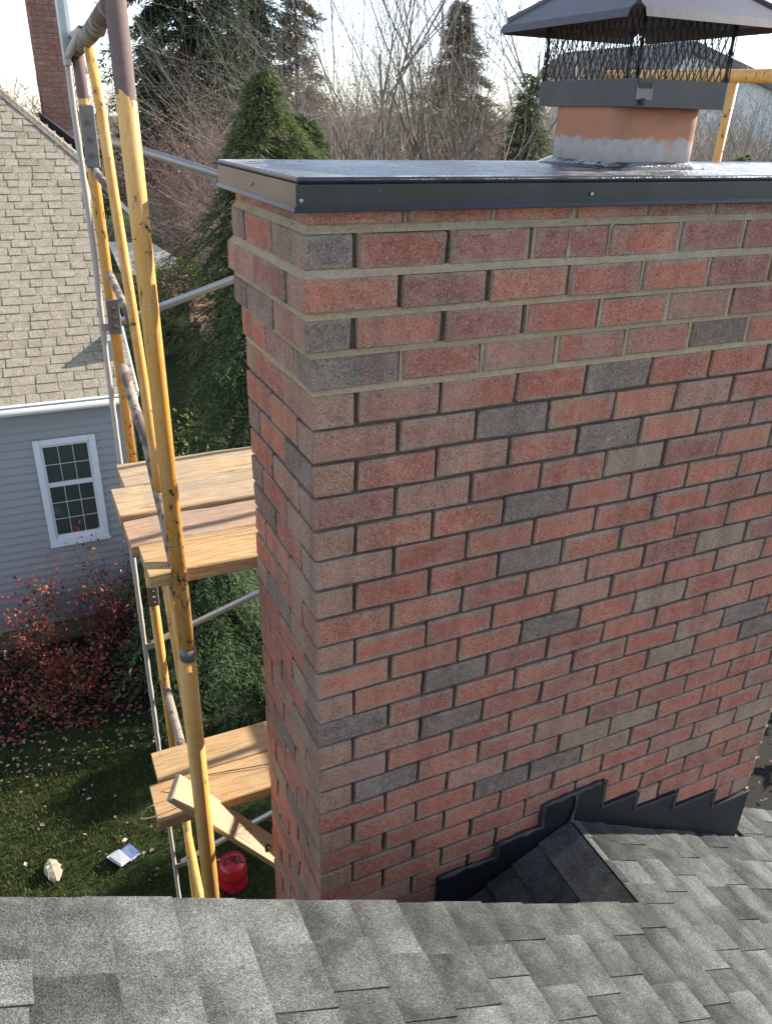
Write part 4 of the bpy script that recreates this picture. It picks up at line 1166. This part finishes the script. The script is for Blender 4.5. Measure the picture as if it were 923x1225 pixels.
for i in range(60):
    a = -1.2 + 2.6 * i / 59
    x, y = 200 * math.sin(a), 200 * math.cos(a); hh = -.8 + .8 * math.sin(i * .37) + U(-.4, .4)
    b.v += [(x, y, ZG - 1), (x, y, ZG + 7 + hh), (x * 1.5, y * 1.5, ZG - 1)]
for i in range(59):
    o = 3 * i; b.f += [(o, o + 3, o + 4, o + 1), (o + 1, o + 4, o + 5, o + 2)]; b.mi += [0, 0]
b.build('hills', M['hill'], kind='structure')

# ------------------------------------------------------------------ garden things beyond the cedars
t = thing('garden_canopy', 'cream canopy with one pointed corner beyond the cedars', 'canopy', (5.3, 33, ZG))
b = MB(); b.prism([(-1.9, 1.4, 2.05), (-.1, 1.2, 1.95), (.95, 0, 1.25), (-1.7, -.5, .95)], (0, 0, -.06)); b.build('canopy', M['cream'], t)
for x, y, z in ((-1.4, .0, 1.0), (.5, .3, 1.25), (-1.4, 1.2, 1.7)): b = MB(); b.tube([(x, y, 0), (x, y, z)], .05, 8); b.build('pole', M['bench'], t, True)
t = thing('garden_statue', 'dark garden figure under the cream canopy', 'statue', (5.35, 30.6, ZG))
b = MB(); b.lathe([(.3, 0), (.26, .1), (.2, .2), (.18, .35)], 12); b.build('plinth', M['plum'], t)
b = MB(); b.lathe([(.18, .35), (.26, .55), (.2, .75), (.27, .95), (.1, 1.1), (.14, 1.22), (.05, 1.32)], 12); b.build('figure', M['plum'], t, True)
t = thing('garden_bench', 'brown wooden bench beside the clay path beyond the cedars', 'bench', (4.35, 25.6, ZG))
b = MB(); b.cham((-.75, -.25, .42), (.75, .25, .5), .02); b.build('seat', M['bench'], t)
for x, y in ((-.6, -.2), (.6, -.2), (-.6, .2), (.6, .2)): b = MB(); b.box((x - .06, y - .06, 0), (x + .06, y + .06, .42)); b.build('leg', M['bench'], t)
b = MB(); prev = None
path_ = [(6.9, 34), (6.2, 30), (5.6, 27), (5.75, 24)]
b.add([(x + s * .55, y, ZG + .012) for x, y in path_ for s in (-1, 1)], [(2 * i, 2 * i + 1, 2 * i + 3, 2 * i + 2) for i in range(3)]); b.build('garden_path', M['paver'], kind='structure')

# ------------------------------------------------------------------ the lawn and what lies on it
b = MB()
for i in range(70000):
    x, y = U(-4.2, 3.2), U(2.6, 9.0)
    if U(0, 1) < .25: x, y = U(-2.2, 1.6), U(3.2, 6.5)
    d = Vector((U(-.6, .6), U(-.6, .6), 1)); leafquad(b, Vector((x, y, ZG)), d, rv(), U(.03, .095), U(.005, .012))
b.build('lawn_grass', M['grass'], kind='stuff', label='short dark lawn grass below the roof edge', cat='grass')
b = MB()
def litter(b, x, y, s, z=.03):
    p = Vector((x, y, ZG + U(.015, z + .03))); d = Vector((U(-1, 1), U(-1, 1), U(-.25, .25))).normalized(); u = Vector((U(-.4, .4), U(-.4, .4), 1)); sd = d.cross(u).normalized() * s * .32
    o = len(b.v); up = Vector((0, 0, s * .12))
    b.v += [tuple(p), tuple(p + d * s * .4 + sd + up), tuple(p + d * s), tuple(p + d * s * .4 - sd + up), tuple(p + d * s * .45)]
    b.f += [(o, o + 1, o + 4), (o + 1, o + 2, o + 4), (o + 2, o + 3, o + 4), (o + 3, o, o + 4)]; b.mi += [0] * 4
for i in range(230): litter(b, U(-3.2, 2.2), U(3.2, 7.2), U(.03, .075))
for i in range(470):
    y = 6.3 + abs(random.gauss(0, 1)) * .9; litter(b, U(-3.4, 1.2), min(y, 8.6), U(.03, .065))
b.build('fallen_leaves', M['litter'], kind='stuff', label='pale fallen leaves scattered on the lawn', cat='leaves')
b = MB()
for i in range(1500): litter(b, U(-3.6, 1.2), U(6.9, 8.9), U(.05, .1), .09)
b.build('red_leaf_litter', M['redleaf'], kind='stuff', label='dark red fallen leaves under the bushes', cat='leaves')
b = MB(); n = 40
b.add([(-1.1 + 4.6 * math.cos(2 * PI * i / n) * U(.95, 1.02), 8.3 + 1.35 * math.sin(2 * PI * i / n) * U(.9, 1.05), ZG + .012) for i in range(n)], [tuple(range(n))]); b.build('mulch_bed', M['mulch'], kind='structure')
b = MB(); b.add([(7.4 + 3.2 * math.cos(2 * PI * i / n) * U(.95, 1.02), 3.4 + 2.6 * math.sin(2 * PI * i / n) * U(.9, 1.05), ZG + .012) for i in range(n)], [tuple(range(n))]); b.build('mulch_bed', M['mulch'], kind='structure')
b = MB()
for i in range(1300): litter(b, 7.4 + U(-3, 3), 3.4 + U(-2.5, 2.5), U(.03, .06))
b.build('fallen_leaves', M['brownleaf'], kind='stuff', label='brown fallen leaves on the dark ground right of the chimney', cat='leaves')
b = MB()
for i in range(260): litter(b, 7.4 + U(-3, 3), 3.4 + U(-2.5, 2.5), U(.03, .06))
b.build('fallen_leaves', M['grass'], kind='stuff', label='green weeds and yellow leaves on the dark ground right of the chimney', cat='leaves')

# red can
t = thing('gas_can', 'round red fuel can standing on the lawn behind the yellow pole', 'fuel can', (.50, 4.02, ZG))
b = MB(); b.lathe([(.135, .0), (.145, .01), (.145, .03), (.14, .04), (.14, .19), (.145, .2), (.14, .21), (.138, .29), (.125, .325), (.085, .35), (.05, .36)], 28); b.build('body', M['canred'], t, True)
b = MB(); b.lathe([(.035, .36), (.035, .40), (.03, .41)], 14, (.02, .0, 0)); b.build('filler_cap', M['canred'], t, True)
b = MB(); b.tube([(-.09, -.03, .335), (-.08, -.03, .40), (0, -.03, .425), (.07, -.03, .40), (.085, -.03, .335)], .009, 8); b.build('handle', M['black'], t, True)
b = MB(); b.tube([(.03, -.06, .355), (.05, -.09, .39), (.09, -.12, .40)], .013, 8); b.build('spout', M['black'], t, True)
# crumpled bag
def crumple(name, label, cat, loc, sx, sy, sz, mat, rz):
    b = MB(); n1, n2 = 10, 6; rings = []
    for i in range(n1 + 1):
        s = i / n1; e = math.sin(PI * min(max(s, .04), .96)) ** .5
        rings.append([((s - .5) * sx + U(-.012, .012), math.cos(2 * PI * k / 8) * sy * .5 * e * U(.8, 1.15), max(.004, sz * (.5 + .5 * math.sin(2 * PI * k / 8)) * e * U(.75, 1.2))) for k in range(8)])
    loft(b, rings); return b.build(name, mat, None, False, loc=loc, rot=(0, 0, rz), label=label, cat=cat)
bag = crumple('paper_bag', 'crumpled beige paper bag lying on the lawn', 'paper bag', (-1.15, 4.86, ZG + .02), .30, .17, .10, M['paper'], 1.75)
wr = thing('wrapper', 'blue and white crumpled wrapper lying on the lawn', 'wrapper', (-.43, 4.77, ZG + .03))
wr.rotation_euler = (.1, .15, .6)
b = MB(); b.cham((-.06, -.10, 0), (.11, .09, .03), .012, .008); b.build('blue_side', M['foil'], wr)
b = MB(); b.cham((-.17, -.09, .004), (-.04, .11, .045), .012, .01); b.build('white_flap', M['foilw'], wr)
print('bricks', NB[0], 'shingles', ntab, 'nbr shingles', cnt)
